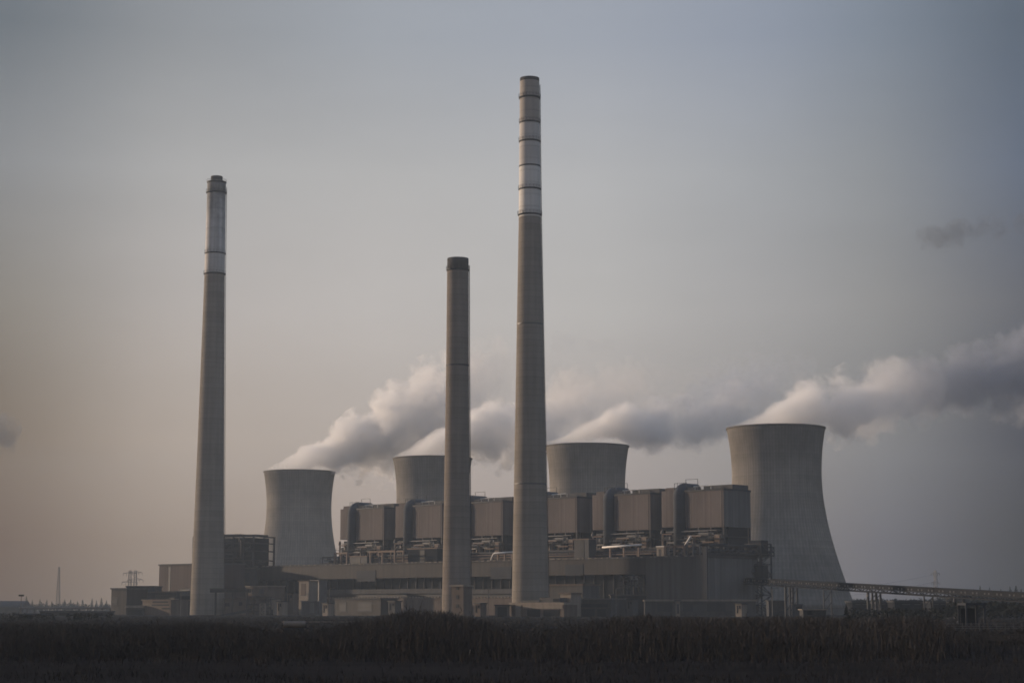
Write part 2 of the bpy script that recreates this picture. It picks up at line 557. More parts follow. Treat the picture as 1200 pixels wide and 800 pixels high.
def plume(name, label, cat, rows, d, dens, mouth=None, amp=1.45, scale=1 / 30, soft=.3, seed=0, group=None, yscale=1.0, albedo=.995):
    """rows: (px, top y, bottom y, density factor) along the wind; d: distance. The vapour is a volume inside a lumpy hull."""
    x0 = X(rows[0][0], 520, d)
    z0 = Z(rows[0][2], d)
    x1 = X(rows[-1][0], 450, d)
    Lx = x1 - x0
    ss, cc, rz, ry, dd = [], [], [], [], []
    for px, ty, by, df in rows:
        s = (X(px, (ty + by) / 2, d) - x0) / Lx
        s = min(1, max(0, s))
        zt, zb = Z(ty, d) - z0, Z(by, d) - z0
        r = (zt - zb) / 2
        q = r * yscale
        if mouth:
            xm = s * Lx - mouth
            q = math.sqrt(max(16, mouth ** 2 - xm ** 2)) * .93 if xm < 0 else max(mouth * .93, r)
        ss.append(s); cc.append((zt + zb) / 2); rz.append(r); ry.append(q); dd.append(df)
    cp, rp, yp, dp = list(zip(ss, cc)), list(zip(ss, rz)), list(zip(ss, ry)), list(zip(ss, dd))
    # hull
    mb = MB()
    nr, ns = 28, max(18, int(Lx / 5))
    vs, fs = [], []
    for i in range(ns + 1):
        s = i / ns
        c, r, y = lin(cp, s), lin(rp, s), lin(yp, s)
        g = 1.25 if 0 < i < ns else .25
        if not mouth:
            g *= .25 + .75 * min(1, min(s, 1 - s) * 8)
        elif s > .9:
            g *= .3 + .7 * (1 - s) / .1
        for j in range(nr):
            w = 2 * math.pi * j / nr
            p = Vector((s * Lx, y * math.cos(w) * g, c + r * math.sin(w) * g))
            k = 1 + .16 * mnoise.noise(p * .03 + Vector((seed, 0, 0))) + .10 * mnoise.noise(p * .08 + Vector((seed, 5, 0)))
            vs.append((p.x, p.y * k, c + (p.z - c) * k))
    for i in range(ns):
        for j in range(nr):
            j2 = (j + 1) % nr
            fs.append((i * nr + j, i * nr + j2, (i + 1) * nr + j2, (i + 1) * nr + j))
    fs.append(tuple(range(nr))[::-1])
    fs.append(tuple(ns * nr + j for j in range(nr)))
    mb.add(vs, fs)
    m = bpy.data.materials.new('vapour')
    N, L = nt(m)
    N.remove(N['Principled BSDF'])
    out = N['Material Output']
    pv = N.new('ShaderNodeVolumePrincipled')
    pv.inputs['Color'].default_value = (albedo * .87, albedo * .94, min(1, albedo * 1.07), 1) if albedo < .9 else (albedo, albedo, albedo, 1)
    pv.inputs['Anisotropy'].default_value = .25
    L.new(pv.outputs[0], out.inputs['Volume'])
    tc = N.new('ShaderNodeTexCoord')
    sep = N.new('ShaderNodeSeparateXYZ')
    L.new(tc.outputs['Object'], sep.inputs[0])
    s = math_node(N, L, 'DIVIDE', sep.outputs['X'], Lx, True)

    def cv(pts):
        lo, hi = min(p[1] for p in pts) - .01, max(p[1] for p in pts) + .01
        n = curve_node(N, pts, lo, hi)
        L.new(s, n.inputs['Value'])
        return math_node(N, L, 'ADD', math_node(N, L, 'MULTIPLY', n.outputs[0], hi - lo), lo)
    c, r, y, df = cv(cp), cv(rp), cv(yp), cv(dp)
    u = math_node(N, L, 'DIVIDE', math_node(N, L, 'SUBTRACT', sep.outputs['Z'], c), r)
    v = math_node(N, L, 'DIVIDE', sep.outputs['Y'], y)
    q = math_node(N, L, 'SQRT', math_node(N, L, 'ADD', math_node(N, L, 'MULTIPLY', u, u), math_node(N, L, 'MULTIPLY', v, v)))
    off = N.new('ShaderNodeMapping')
    off.inputs['Location'].default_value = (seed * 37.1, seed * 11.3, seed * 5.7)
    L.new(tc.outputs['Object'], off.inputs['Vector'])
    nz = N.new('ShaderNodeTexNoise')
    nz.inputs['Scale'].default_value = scale
    nz.inputs['Detail'].default_value = 7
    nz.inputs['Roughness'].default_value = .72
    nz.inputs['Distortion'].default_value = .4
    L.new(off.outputs[0], nz.inputs['Vector'])
    vo = N.new('ShaderNodeTexVoronoi')
    vo.feature = 'SMOOTH_F1'
    vo.inputs['Scale'].default_value = scale * 1.5
    vo.inputs['Smoothness'].default_value = .6
    # the cells are warped by the noise so that the billows are not round
    wv = N.new('ShaderNodeVectorMath')
    wv.operation = 'MULTIPLY_ADD'
    L.new(nz.outputs['Color'], wv.inputs[0])
    wv.inputs[1].default_value = (18, 18, 18)
    L.new(off.outputs[0], wv.inputs[2])
    L.new(wv.outputs[0], vo.inputs['Vector'])
    fine = N.new('ShaderNodeTexNoise')
    fine.inputs['Scale'].default_value = scale * 3.6
    fine.inputs['Detail'].default_value = 4
    fine.inputs['Roughness'].default_value = .6
    L.new(off.outputs[0], fine.inputs['Vector'])
    bil = math_node(N, L, 'ADD', math_node(N, L, 'MULTIPLY', math_node(N, L, 'SUBTRACT', fine.outputs['Fac'], .5), .75), math_node(N, L, 'ADD', math_node(N, L, 'MULTIPLY', math_node(N, L, 'SUBTRACT', nz.outputs['Fac'], .5), 1.5),
                    math_node(N, L, 'MULTIPLY', math_node(N, L, 'SUBTRACT', .42, vo.outputs['Distance']), .6)))
    # turbulence grows down the wind
    grow = math_node(N, L, 'ADD',   .6 if mouth else .9, math_node(N, L, 'MULTIPLY', s, 2.4 if mouth else .2))
    grow = math_node(N, L, 'MINIMUM', grow, 1.0)
    e = math_node(N, L, 'ADD', math_node(N, L, 'SUBTRACT', 1.0, q), math_node(N, L, 'MULTIPLY', math_node(N, L, 'MULTIPLY', bil, amp), grow))
    e = math_node(N, L, 'DIVIDE', e, soft, True)
    den = math_node(N, L, 'MULTIPLY', math_node(N, L, 'MULTIPLY', e, e), math_node(N, L, 'MULTIPLY', df, dens))
    L.new(den, pv.inputs['Density'])
    o = mb.build(name, m)
    o.location = (x0, d, z0)
    return tag(o, label, cat, group)


PG = 'steam plumes from the cooling towers'
plume('steam_plume', 'white steam plume drifting from the farthest cooling tower towards the middle chimney', 'steam plume',
      [(312, 549, 553, .25), (340, 534, 553, .4), (370, 512, 553, .7), (400, 494, 557, 1), (425, 480, 560, .9), (448, 456, 563, .8), (475, 438, 558, .6), (510, 420, 545, .5),
       (540, 402, 528, .3), (570, 388, 505, .1), (605, 385, 480, .02)], 1652, .12, mouth=30, seed=1, group=PG)
plume('steam_plume', 'steam plume blowing behind the tallest chimney from the half hidden cooling tower', 'steam plume',
      [(462, 533, 537, .25), (490, 520, 537, .45), (520, 500, 538, .8), (552, 482, 543, .9), (590, 470, 550, .7), (630, 456, 552, .45), (670, 438, 532, .26), (715, 428, 515, .14), (770, 422, 500, .04)],
      1487, .12, mouth=30, seed=2, group=PG)
plume('steam_plume', 'grey white steam plume from the tower right of the tallest chimney', 'steam plume',
      [(640, 516, 521, .25), (665, 508, 521, .4), (690, 492, 521, .7), (712, 481, 521, 1), (740, 473, 524, .8), (775, 466, 530, .6), (805, 460, 528, .5), (850, 448, 526, .36), (900, 436, 512, .18), (960, 428, 498, .06)],
      1409, .12, mouth=30, seed=3, group=PG)
plume('steam_plume', 'cream lit steam plume spilling from the rim of the largest cooling tower', 'steam plume',
      [(853, 498, 503, .2), (880, 490, 503, .3), (905, 474, 505, .6), (925, 459, 508, 1), (945, 448, 511, .9), (970, 440, 517, .75), (1000, 428, 519, .5), (1030, 418, 513, .32), (1065, 416, 502, .15), (1110, 414, 496, .04)],
      1195, .12, mouth=30, seed=4, group=PG)
plume('steam_bank', 'long dark grey bank of steam trailing across to the right edge', 'steam', [(985, 440, 512, .15), (1030, 424, 506, .5), (1075, 416, 497, .8), (1115, 408, 490, .9), (1160, 390, 490, 1), (1210, 376, 498, 1), (1265, 372, 506, .5)],
      1235, .06, seed=9, amp=1.35, scale=1 / 26, soft=.35, albedo=.6)  # low albedo puts shadow from the upwind plumes into the steam's own colour
WG = 'loose shreds of drifting steam'
plume('steam_wisp', 'small blue grey shred of steam cut by the left edge of the sky', 'steam', [(-45, 484, 545, .5), (-20, 482, 541, 1), (8, 484, 534, 1), (28, 487, 516, .5)], 1500, .05, seed=5, group=WG, amp=2.0, scale=1 / 15, soft=.5, albedo=.36)  # shaded look painted in: dark bluish albedo of the vapour itself
plume('steam_wisp', 'faint grey shred of steam high in the sky at upper right', 'steam', [(1075, 260, 294, .7), (1105, 255, 298, 1), (1150, 252, 284, .8), (1200, 248, 278, .6), (1240, 253, 270, .3)], 1300, .036, seed=6, group=WG, amp=2.2, scale=1 / 16, soft=.6, albedo=.3)
plume('steam_wisp', 'thin faint steam shred just right of the tallest chimney', 'steam', [(645, 380, 425, .3), (670, 386, 420, 1), (700, 392, 418, 1), (730, 395, 412, .3)], 1420, .014, seed=7, group=WG, amp=1.6, scale=1 / 14, soft=.6, albedo=.7)
plume('steam_wisp', 'pale steam cloud above the tower right of the tallest chimney', 'steam', [(636, 432, 505, .6), (655, 425, 500, 1), (690, 424, 480, .8), (740, 418, 470, .5), (790, 425, 462, .4), (850, 430, 455, .2)], 1440, .02, seed=8, group=WG, amp=1.7, scale=1 / 20, soft=.55, albedo=.92)
plume('steam_wisp', 'ragged steam shreds between two plumes left of the largest cooling tower', 'steam', [(800, 430, 500, .3), (830, 420, 505, .8), (870, 412, 490, 1), (910, 408, 470, .7), (960, 405, 445, .3)], 1420, .017, seed=10, group=WG, amp=1.7, scale=1 / 18, soft=.55, albedo=.85)

# ------------------------------------------------------------------ boiler houses
RZ = -math.atan2(.694, .72)
BF = Frame(848, 1010, RZ, 600)
H = Frame(826, 960, RZ, 690)
zb, zt = BF.z(617, 0), BF.z(574, 0)
edges = [848, 762, 676, 589, 518, 450]
BL = ['brown boiler house at the right end of the row, its grey end wall showing',
      'second brown boiler house from the right, beside a blue grey duct',
      'brown boiler house immediately right of the tallest chimney',
      'brown boiler house between the middle and tallest chimneys',
      'brown boiler house immediately left of the middle chimney',
      'brown boiler house at the far left end of the row']
BGr = 'boiler houses in a row'


def boiler():
    t = empty('boiler_house', BL[0], 'boiler house', BF.world(0, 0), RZ, BGr)
    W, DP = 26.0, 24.0
    m = MB(); m.box(-W, 0, zb, 0, DP, zt)
    cas = m.build('casing', 'clad', t)
    m = MB()
    m.box(-W - .3, -.35, zt + .003, .35, DP + .3, zt + 1.0)
    m.build('parapet', 'steel', cas)
    for x in (-W + 1, -1.2):
        m = MB(); m.box(x - .25, -.12, zb, x + .25, -.003, zt - .003)
        m.build('cover_strip', 'clad_hall', cas)
    m = MB(); m.box(-20.5, 9, zt + 1.003, -.6, DP - 1, zt + 3.6)
    rh = m.build('roof_house', 'ash', t)
    m = MB()
    for x in range(-24, 0, 3):
        m.bar((x, .4, zt + 1), (x, .4, zt + 2.3), .12)
    for zz in (1.7, 2.3):
        m.bar((-24, .4, zt + zz), (-1, .4, zt + zz), .1)
    m.build('roof_railing', 'steel_mid', t)
    m = MB()
    m.tube([(-25, 6, zt + 3.2), (-14, 6, zt + 3.4)], .25, 8)
    for x in (-24, -18, -13):
        m.bar((x, 6, zt + 1), (x, 6, zt + 3.2), .2)
    m.build('roof_pipe', 'white', t)
    # stair and lift stub behind the duct
    m = MB(); m.box(-44.5, 2, zb + 1.0, -35.6, DP - 2, zt + 1.2)
    m.box(-42, 2.4, zt + 1.203, -36, DP - 4, zt + 3)
    m.build('side_bay', 'clad', t)
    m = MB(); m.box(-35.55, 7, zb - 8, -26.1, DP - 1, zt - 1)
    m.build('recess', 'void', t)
    # flue duct that turns over the roof edge
    pts = [(-31, .9, zb - 14), (-31, .9, zt - 2.6)]
    for i in range(1, 9):
        w = math.pi / 2 * i / 8
        pts.append((-31, .9 + 4.6 * (1 - math.cos(w)), zt - 2.6 + 4.6 * math.sin(w)))
    pts.append((-31, 16, zt + 2.0))
    m = MB(); m.tube(pts, 3.4, 20)
    fd = m.build('flue_duct', 'duct', t, True)
    for k in range(5):
        m = MB()
        z = zb - 10 + k * 6.6
        m.lathe([(3.4, z), (3.65, z), (3.65, z + .4), (3.4, z + .4)], 20, -31, .9)
        m.build('flange', 'duct', fd)
    m = MB()
    for x in (-35.2, -33.2, -28.8, -26.8):
        m.bar((x, 2, zt + 1), (x, 2, zt + 5.4), .22)
    m.bar((-35.2, 2, zt + 5.2), (-26.8, 2, zt + 5.2), .2)
    m.bar((-35.2, 12, zt + 7.8), (-26.8, 12, zt + 7.8), .2)
    m.bar((-35.2, 12, zt), (-35.2, 12, zt + 7.8), .22); m.bar((-26.8, 12, zt), (-26.8, 12, zt + 7.8), .22)
    m.build('duct_frame', 'steel', t)
    # the open steel underneath
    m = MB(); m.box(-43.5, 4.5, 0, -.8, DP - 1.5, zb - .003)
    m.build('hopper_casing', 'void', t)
    m = MB()
    xs = [-43, -34.8, -26, -17.5, -9, -.5]
    for x in xs:
        for y in (.6, DP - .6):
            m.box(x - .45, y - .45, 0, x + .45, y + .45, zb - .003)
    for z in (zb - 5.5, zb - 11, zb - 17, zb - 24):
        m.box(-43.4, .25, z, -.1, .95, z + .8)
        m.box(-.95, .95, z, -.1, DP - .95, z + .8)
    for a, b in zip(xs, xs[1:]):
        m.bar((a, .6, zb - 11), (b, .6, zb - 5.5), .35)
    m.build('support_frame', 'steel', t)
    m = MB(); clutter(m, -43, -.5, -1, 4, zb - 16, zb - 1.2, 46, 11, .75)
    m.build('pipework', 'steel_mid', t)
    for k, (x, y, z, l) in enumerate(((-41, -1.2, zb - 3, 6), (-24, -.8, zb - 4.6, 9), (-13, -1.4, zb - 8, 7), (-38, -1, zb - 10, 12))):
        m = MB(); m.tube([(x, y, z - 6), (x, y, z), (x + l, y, z), (x + l, 3, z)], .5, 8)
        m.build('hot_pipe', 'rust', t)
    for k, x in enumerate((-40, -22, -15.5, -6)):
        m = MB(); m.box(x, -.6, zb - 7.5 - k % 2 * 3, x + 3.4, 3.6, zb - 4.2 - k % 3)
        m.build('lagged_vessel', 'rust' if k % 2 else 'steel_mid', t)
    m = MB()
    for z in (zb - 6.2, zb - 12.6):
        m.box(-43.4, -2.4, z, -.2, .2, z + .25)
        for x in range(-43, 0, 3):
            m.bar((x, -2.3, z + .2), (x, -2.3, z + 1.4), .1)
        m.bar((-43, -2.3, z + 1.4), (-.4, -2.3, z + 1.4), .1)
    m.build('walkway', 'steel', t)
    return t


b0 = boiler()
for i, px in enumerate(edges):
    o = b0 if i == 0 else copy_tree(b0, BL[i])
    o.location = BF.world(BF.x(px, 0, 600), 0)

# end cladding is grey on the last house: a paler sheet on its end wall
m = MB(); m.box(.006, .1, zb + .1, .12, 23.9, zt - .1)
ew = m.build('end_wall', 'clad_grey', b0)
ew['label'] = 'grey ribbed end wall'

# ------------------------------------------------------------------ turbine hall
zroof = H.z(652, 0)
xl = H.x(265, 0, 664)
HD = 45.0
t, mb = H.thing('turbine_hall', 'long low turbine hall with a dark glazed strip, in front of the boiler houses', 'hall', 0, 0)
z_a = H.z(673, H.x(700), 0)
xw = H.x(757)
m = mb(); m.box(xl, 0, z_a, xw, HD, zroof)
m.build('wall', 'clad_hall', t)
m = mb(); m.box(xw + .003, 0, 0, 0, HD, zroof)
m.build('end_block', 'block_clad', t)
m = mb(); m.box(xl, 6, 0, xw - .003, HD - 1, z_a - .003)
m.build('glazing', 'void', t)
m = mb()
k = 0
x = xl
while x < xw:
    m.box(x, 5.3, 8, x + .4, 5.997, z_a - .003)
    x += 7.0
m.build('mullion', 'steel', t)
m = mb(); m.box(xl - .4, -.4, zroof + .003, .4, HD + .3, zroof + .9)
pr = m.build('parapet', 'ash', t)
g = random.Random(5)
x = xl + 2
while x < -6:
    if g.random() < .75:
        m = mb()
        m.box(x, -.62, zroof + .35, x + g.uniform(.8, 2.6), -.403, zroof + .85)
        m.build('edge_flashing', 'pale', pr)
    x += g.uniform(2.2, 5)
for (a, b, y0, y1) in ((662, 683, 661, 674), (575, 599, 664, 678), (418, 440, 668, 681)):
    m = mb(); H.pbox(m, a, y0, b, y1, -.25, .247)
    m.build('louvre_panel', 'blue_panel', t)
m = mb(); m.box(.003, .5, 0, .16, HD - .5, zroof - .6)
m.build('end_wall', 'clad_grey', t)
m = mb(); H.pbox(m, 823, 640, 828, None, -.9, .897)
m.build('riser_duct', 'blue_panel', t)
# pipes and pale vessels hung in the open bay beside the end block
m = mb()
for px_, w in ((742, 1.0), (747, .9), (738, .6)):
    x = H.x(px_); m.tube([(x, -.6, z_a - 1), (x, -.6, z_a - 7)], w, 10)
m.build('riser_pipe', 'steel_mid', t)
m = mb(); clutter(m, H.x(728), xw - .5, -3, 1, .5, z_a - 1, 30, 31, .5)
m.build('pipework', 'steel', t)

# low machine annexes in front of the hall
for lab, a, b, ly in (('long low brown annex with a row of pale lamps, left of the middle chimney', 372, 518, -16),
                      ('low brown annex between the middle and tallest chimneys', 520, 604, -15)):
    x0, x1 = H.x(a, ly, 705), H.x(b, ly, 705)
    t, mb = H.thing('annex', lab, 'annex', (x0 + x1) / 2, ly, 'low annexes along the hall')
    zf = lambda y: H.z(y, (x0 + x1) / 2, ly)
    m = mb(); m.box(x0, ly, 0, x1, -.5, zf(699.5))
    m.build('wall', 'brown', t)
    m = mb(); m.box(x0, ly + .8, zf(699.5) + .003, x1, -.5, zf(695.5))
    m.build('window_strip', 'glass', t)
    m = mb(); m.box(x0 - .5, ly - .4, zf(695.5) + .003, x1 + .5, -.45, zf(690))
    m.build('roof', 'ash', t)
    m = mb()
    x = x0 + 1
    while x < x1 - 1:
        m.box(x, ly - .5, zf(700.2), x + 1.1, ly - .003, zf(699))
        x += 2.6
    m.build('bulkhead_lamp', 'pale', t)

# dark bunker bay between hall and boilers
t, mb = H.thing('bunker_bay', 'dark bunker block rising between the hall roof and the boiler houses', 'plant block', H.x(620, 40), 40)
xa, xb = H.x(392, 40, 655), H.x(838, 40, 650)
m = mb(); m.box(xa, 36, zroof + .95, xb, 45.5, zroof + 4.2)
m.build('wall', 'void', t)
m = mb(); clutter(m, xa, xb, 26, 36, zroof + 1.0, zroof + 6.5, 190, 44, .45)
m.build('pipework', 'steel', t)
m = mb(); clutter(m, xa, xb, 24, 35, zroof + 1.0, zroof + 5, 26, 45, .35)
m.build('hot_pipework', 'rust', t)
m = mb()
x = xa
while x < xb:
    m.bar((x, 30, zroof + .9), (x, 30, zroof + 6.2), .3)
    x += 6.5
m.box(xa, 29.6, zroof + 6.2, xb, 30.4, zroof + 6.7)
m.build('pipe_rack', 'steel', t)


def roof_thing(name, label, cat, group=None, ly=12):
    return H.thing(name, label, cat, 0, ly, group, zroof + .9)


def at_roof(px0, ly, name, label, cat, group=None):
    lx = H.x(px0, ly, 650)
    return H.thing(name, label, cat, lx, ly, group, zroof + .9)


def roof_z(py, px, ly):
    return H.z(py, H.x(px, ly, py), ly)


# long pale pipes on the roof
for (a, b, ya, yb, ly, lab) in ((706, 752, 641, 638, 12, 'long white pipe on trestles on the hall roof, right of the tallest chimney'),
                                (579, 602, 648, 646.5, 10, 'short white pipe with a bent end left of the tallest chimney on the hall roof')):
    t, mb = at_roof((a + b) / 2, ly, 'roof_pipe', lab, 'pipe', 'white pipes on the hall roof')
    xa_, xb_ = H.x(a, ly, ya), H.x(b, ly, yb)
    za_, zb_ = roof_z(ya, a, ly), roof_z(yb, b, ly)
    m = mb()
    pts = [(xa_, ly, za_), (xb_, ly, zb_)]
    if a == 579:
        pts = [(xa_ - 2.5, ly, zroof + 1.2), (xa_ - .6, ly, za_ - .6)] + [(xa_ + .4, ly, za_)] + [pts[1]]
    m.tube(pts, .5, 10)
    m.build('pipe', 'white', t, True)
    for f in (.2, .55, .92):
        m = mb()
        x = xa_ + (xb_ - xa_) * f
        m.box(x - .5, ly - .4, zroof + .9, x + .5, ly + .4, za_ - .6)
        m.build('trestle', 'rust', t)
# pale roof cabin and portal frames by the right end
t, mb = at_roof(774, 8, 'roof_cabin', 'pale boxy cabin on the hall roof next to a row of frames', 'cabin')
m = mb(); m.box(H.x(769.5, 8, 645), 8, zroof + .9, H.x(778, 8, 645), 13, roof_z(640.5, 774, 8))
m.build('wall', 'pale', t)
m = mb(); m.box(H.x(769, 8, 645), 7.7, roof_z(640.5, 774, 8) + .003, H.x(779, 8, 645), 13.3, roof_z(639.5, 774, 8))
m.build('roof', 'white', t)
m = mb(); m.box(H.x(772, 8, 645), 7.9, zroof + 1.2, H.x(774.5, 8, 645), 7.997, roof_z(643, 774, 8))
m.build('door', 'steel', t)


def gantry(pxs, ytop, ly, lab, mat):
    t, mb = at_roof(sum(pxs) / len(pxs), ly, 'roof_gantry', lab, 'gantry', 'steel portal frames on the hall roof')
    zt_ = roof_z(ytop, pxs[0], ly)
    for p in pxs:
        m = mb()
        x = H.x(p, ly, 650)
        m.box(x - .45, ly, zroof + .9, x + .45, ly + .9, zt_)
        m.box(x - .4, ly + 7, zroof + .9, x + .4, ly + 7.8, zt_)
        m.build('post', mat, t)
    m = mb()
    m.box(H.x(pxs[0], ly, 650) - .6, ly - .1, zt_ + .003, H.x(pxs[-1], ly, 650) + .6, ly + .9, zt_ + .9)
    m.box(H.x(pxs[0], ly, 650) - .6, ly + 7, zt_ + .003, H.x(pxs[-1], ly, 650) + .6, ly + 7.8, zt_ + .9)
    m.build('beam', mat, t)
    m = mb()
    clutter(m, H.x(pxs[0], ly, 650), H.x(pxs[-1], ly, 650), ly + 1.5, ly + 6.5, zroof + 1, zt_ - .4, 18, int(pxs[0]), .5)
    m.build('pipework', 'steel', t)
    return t


gantry((779.5, 790, 801.5), 641, 6, 'pale orange portal frames beside the boxy cabin on the hall roof', 'rust')
gantry((804, 812, 820), 639, 7, 'grey portal frames at the right end of the hall roof', 'steel_mid')
gantry((433.5, 447.5, 462), 647, 8, 'brown portal frames on the hall roof below the second flue duct', 'rust')
gantry((392, 399, 406), 649, 14, 'small brown frame at the left end of the roof clutter', 'rust')
for (a, b, y0, ly, lab, mat) in ((478, 512, 643, 16, 'long dark lean-to on the hall roof left of the middle chimney', 'void'),
                                 (673, 690, 632, 20, 'rounded brown vessel house on the hall roof right of the tallest chimney', 'steel'),
                                 (410, 430, 652, 9, 'low dark plant room on the hall roof under the first flue duct', 'steel')):
    t, mb = at_roof((a + b) / 2, ly, 'plant_room', lab, 'plant room', 'plant rooms on the hall roof')
    xa_, xb_ = H.x(a, ly, 650), H.x(b, ly, 650)
    z1 = roof_z(y0, (a + b) / 2, ly)
    m = mb(); m.box(xa_, ly, zroof + .9, xb_, ly + 6, z1)
    m.build('wall', mat, t)
    m = mb(); m.box(xa_ - .4, ly - .4, z1 + .003, xb_ + .4, ly + 6.4, z1 + .5)
    m.build('roof', 'rust', t)
    m = mb(); m.box((xa_ + xb_) / 2 - 2, ly - .12, zroof + 1.3, (xa_ + xb_) / 2 + 2, ly - .003, z1 - .6)
    m.build('window', 'glass', t)
# slanted crane jib near the last duct
t, mb = at_roof(806, 16, 'roof_crane', 'small slanted crane jib on the hall roof in front of the right end boiler house', 'crane')
x = H.x(805, 16, 645)
m = mb(); m.box(x - .8, 15.2, zroof + .9, x + .8, 16.8, zroof + 7.2)
m.build('mast', 'steel_mid', t)
m = mb(); m.tube([(x - 1.5, 16, zroof + 6.2), (x + 2.6, 16, zroof + 11.2)], .55, 6)
m.build('jib', 'white', t)

# truss bridge over the end wall and the braced stair tower at the right
t, mb = H.thing('pipe_bridge', 'dark braced pipe bridge above the grey end wall of the hall', 'pipe bridge', 1, 20, None, zroof + .9)
m = mb()
ya, yb, za, zc = 2, 58, zroof + 1.0, zroof + 5.6
for xx in (-4, 1.2):
    for z in (za + .2, zc):
        m.box(xx - .3, ya, z, xx + .3, yb, z + .7)
    n = 10
    for i in range(n):
        y0 = ya + (yb - ya) * i / n; y1 = ya + (yb - ya) * (i + 1) / n
        m.bar((xx, y0, za + .3), (xx, y1, zc + .2), .35)
        m.bar((xx, y1, za), (xx, y1, zc), .35)
m.build('truss', 'steel', t)
m = mb()
for k in range(4):
    m.tube([(-3 + k * 1.2, ya, za + 1 + k % 2 * 1.6), (-3 + k * 1.2, yb, za + 1 + k % 2 * 1.6)], .55, 8)
m.box(-3.6, ya + .5, zc + .7, .8, yb - 8, zc + 1.2)
m.build('pipework', 'duct', t)

SF = Frame(886, 990, RZ, 690)
t, mb = SF.thing('stair_tower', 'dark braced steel stair tower beside the largest cooling tower', 'steel tower', 0, 0)
ztop = SF.z(637, 0)
x0, x1 = -6.5, 3.5
m = mb(); lattice(m, x0, x1, 0, 9, 0, ztop, 7, .5)
m.build('frame', 'steel', t)
m = mb()
for i in range(7):
    z = ztop * i / 7
    s = i % 2
    pts = [(x0 + 1, 2.5, z), (x1 - 1, 2.5, z + ztop / 7)] if s else [(x1 - 1, 4.5, z), (x0 + 1, 4.5, z + ztop / 7)]
    m.tube(pts, .5, 4)
    m.box(x0, .5, z + ztop / 7 - .2, x1, 8.5, z + ztop / 7)
m.build('stair_flight', 'steel_mid', t)
m = mb(); m.box(x0 - 3, -.8, ztop * .52, x1 + 1.5, 4, ztop * .70); m.box(x0 + 2, 1, ztop * .84, x1 - .5, 7, ztop * 1.05)
m.build('transfer_house', 'void', t)
m = mb(); clutter(m, x0 - 3, x1 + 2, -2, 6, ztop * .4, ztop, 26, 77, .6)
m.build('pipework', 'steel', t)
m = mb()
xx = SF.x(872)
m.tube([(x1 - 3, -1.5, ztop * .62), (x0 - 6, -1.5, ztop * .58), (x0 - 9, -1.5, ztop * .48), (x0 - 9.5, -1.5, ztop * .25)], 1.5, 10)
m.build('bent_duct', 'duct', t, True)

# low walls / pale roofs in front of the end block
def low(name, lab, cat, px0, px1, ytop, d, dp, wall, roofm=None, rt=1.0, group=None, rz=RZ, extra=None, py=712):
    """A low building: front from px0 to px1 facing the camera (or turned), top edge at picture row ytop."""
    F = Frame((px0 + px1) / 2, d, rz, py)
    x0, x1 = F.x(px0, 0, py), F.x(px1, 0, py)
    z = Z(ytop, d)
    t, mb = F.thing(name, lab, cat, 0, 0, group)
    rtz = z - rt if roofm else z
    m = mb(); m.box(x0, 0, 0, x1, dp, rtz)
    m.build('wall', wall, t)
    if roofm:
        m = mb(); m.box(x0 - .5, -.6, rtz + .003, x1 + .5, dp + .5, z)
        m.build('roof', roofm, t)
    if extra:
        extra(F, t, mb, x0, x1, rtz)
    return F, t, mb


def doors(cols, mat='glass', name='window', y0=None, y1=None):
    """Recess-like openings set proud of the wall, given in picture columns and rows."""
    def f(F, t, mb, x0, x1, z):
        d = F.depth(0, 0)
        for a, b, ya, yb in cols:
            xa, xb = F.x(a, 0, ya), F.x(b, 0, ya)
            z1 = min(Z(ya, d), z - .1)
            z0 = max(.05, Z(yb, d))
            m = mb(); m.box(xa, -.12, z0, xb, -.003, z1)
            w = m.build(name, mat, t)
            m = mb()
            m.box(xa - .2, -.3, z0 - .25, xb + .2, -.125, z0)
            m.box(xa - .2, -.3, z1, xb + .2, -.125, z1 + .25)
            m.build('frame', 'ash', w)
    return f


low('store_building', 'long low store with a pale roof edge below the grey end block', 'low building', 757, 886, 702, 905, 14, 'ash', 'pale', .9,
    rz=0, extra=doors([(770, 788, 706, 716), (800, 812, 707, 716), (828, 850, 706, 716)]))
low('kiosk', 'pale upright kiosk in front of the long low store', 'kiosk', 792, 797, 702.5, 890, 4, 'pale', 'ash', .5, rz=0, extra=doors([(793.3, 795.6, 708, 718)], 'steel', 'door'))
low('switch_house', 'dark boxy switch house near the foot of the stair tower', 'shed', 901, 922, 703, 930, 9, 'steel', 'ash', .5, rz=0, extra=doors([(904, 910, 706, 716), (913, 919, 706, 714)]))
low('basin_shed', 'low shed with pale roof below the conveyor bridge', 'shed', 941, 968, 713.2, 640, 8, 'steel', 'pale', .35, rz=0, extra=doors([(946, 951, 715, 720)], 'void', 'door'))
low('container', 'small dark container with a sloping lid beside conveyor legs', 'container', 930, 940, 707.5, 900, 5, 'duct', 'steel', .4, rz=0, extra=doors([(933, 937, 710, 715)], 'void', 'door'))
for k, (a, b, y, d, lab) in enumerate(((999, 1020, 703.5, 900, 'dark shed beyond the conveyor nearest the largest tower'), (1030, 1047, 704.5, 860, 'narrow dark shed framed by the conveyor legs'),
                                      (1050, 1088, 703, 830, 'widest dark shed under the conveyor bridge'), (1091, 1111, 704, 800, 'dark shed under the conveyor nearest the braced trestle'))):
    low('shed', lab, 'shed', a, b, y, d, 18, 'void', 'steel', .8, 'dark sheds beyond the conveyor', rz=0,
        extra=doors([(a + (b - a) * .2, a + (b - a) * .42, 708, 716), (a + (b - a) * .58, a + (b - a) * .8, 708, 716)], 'void', 'door'))

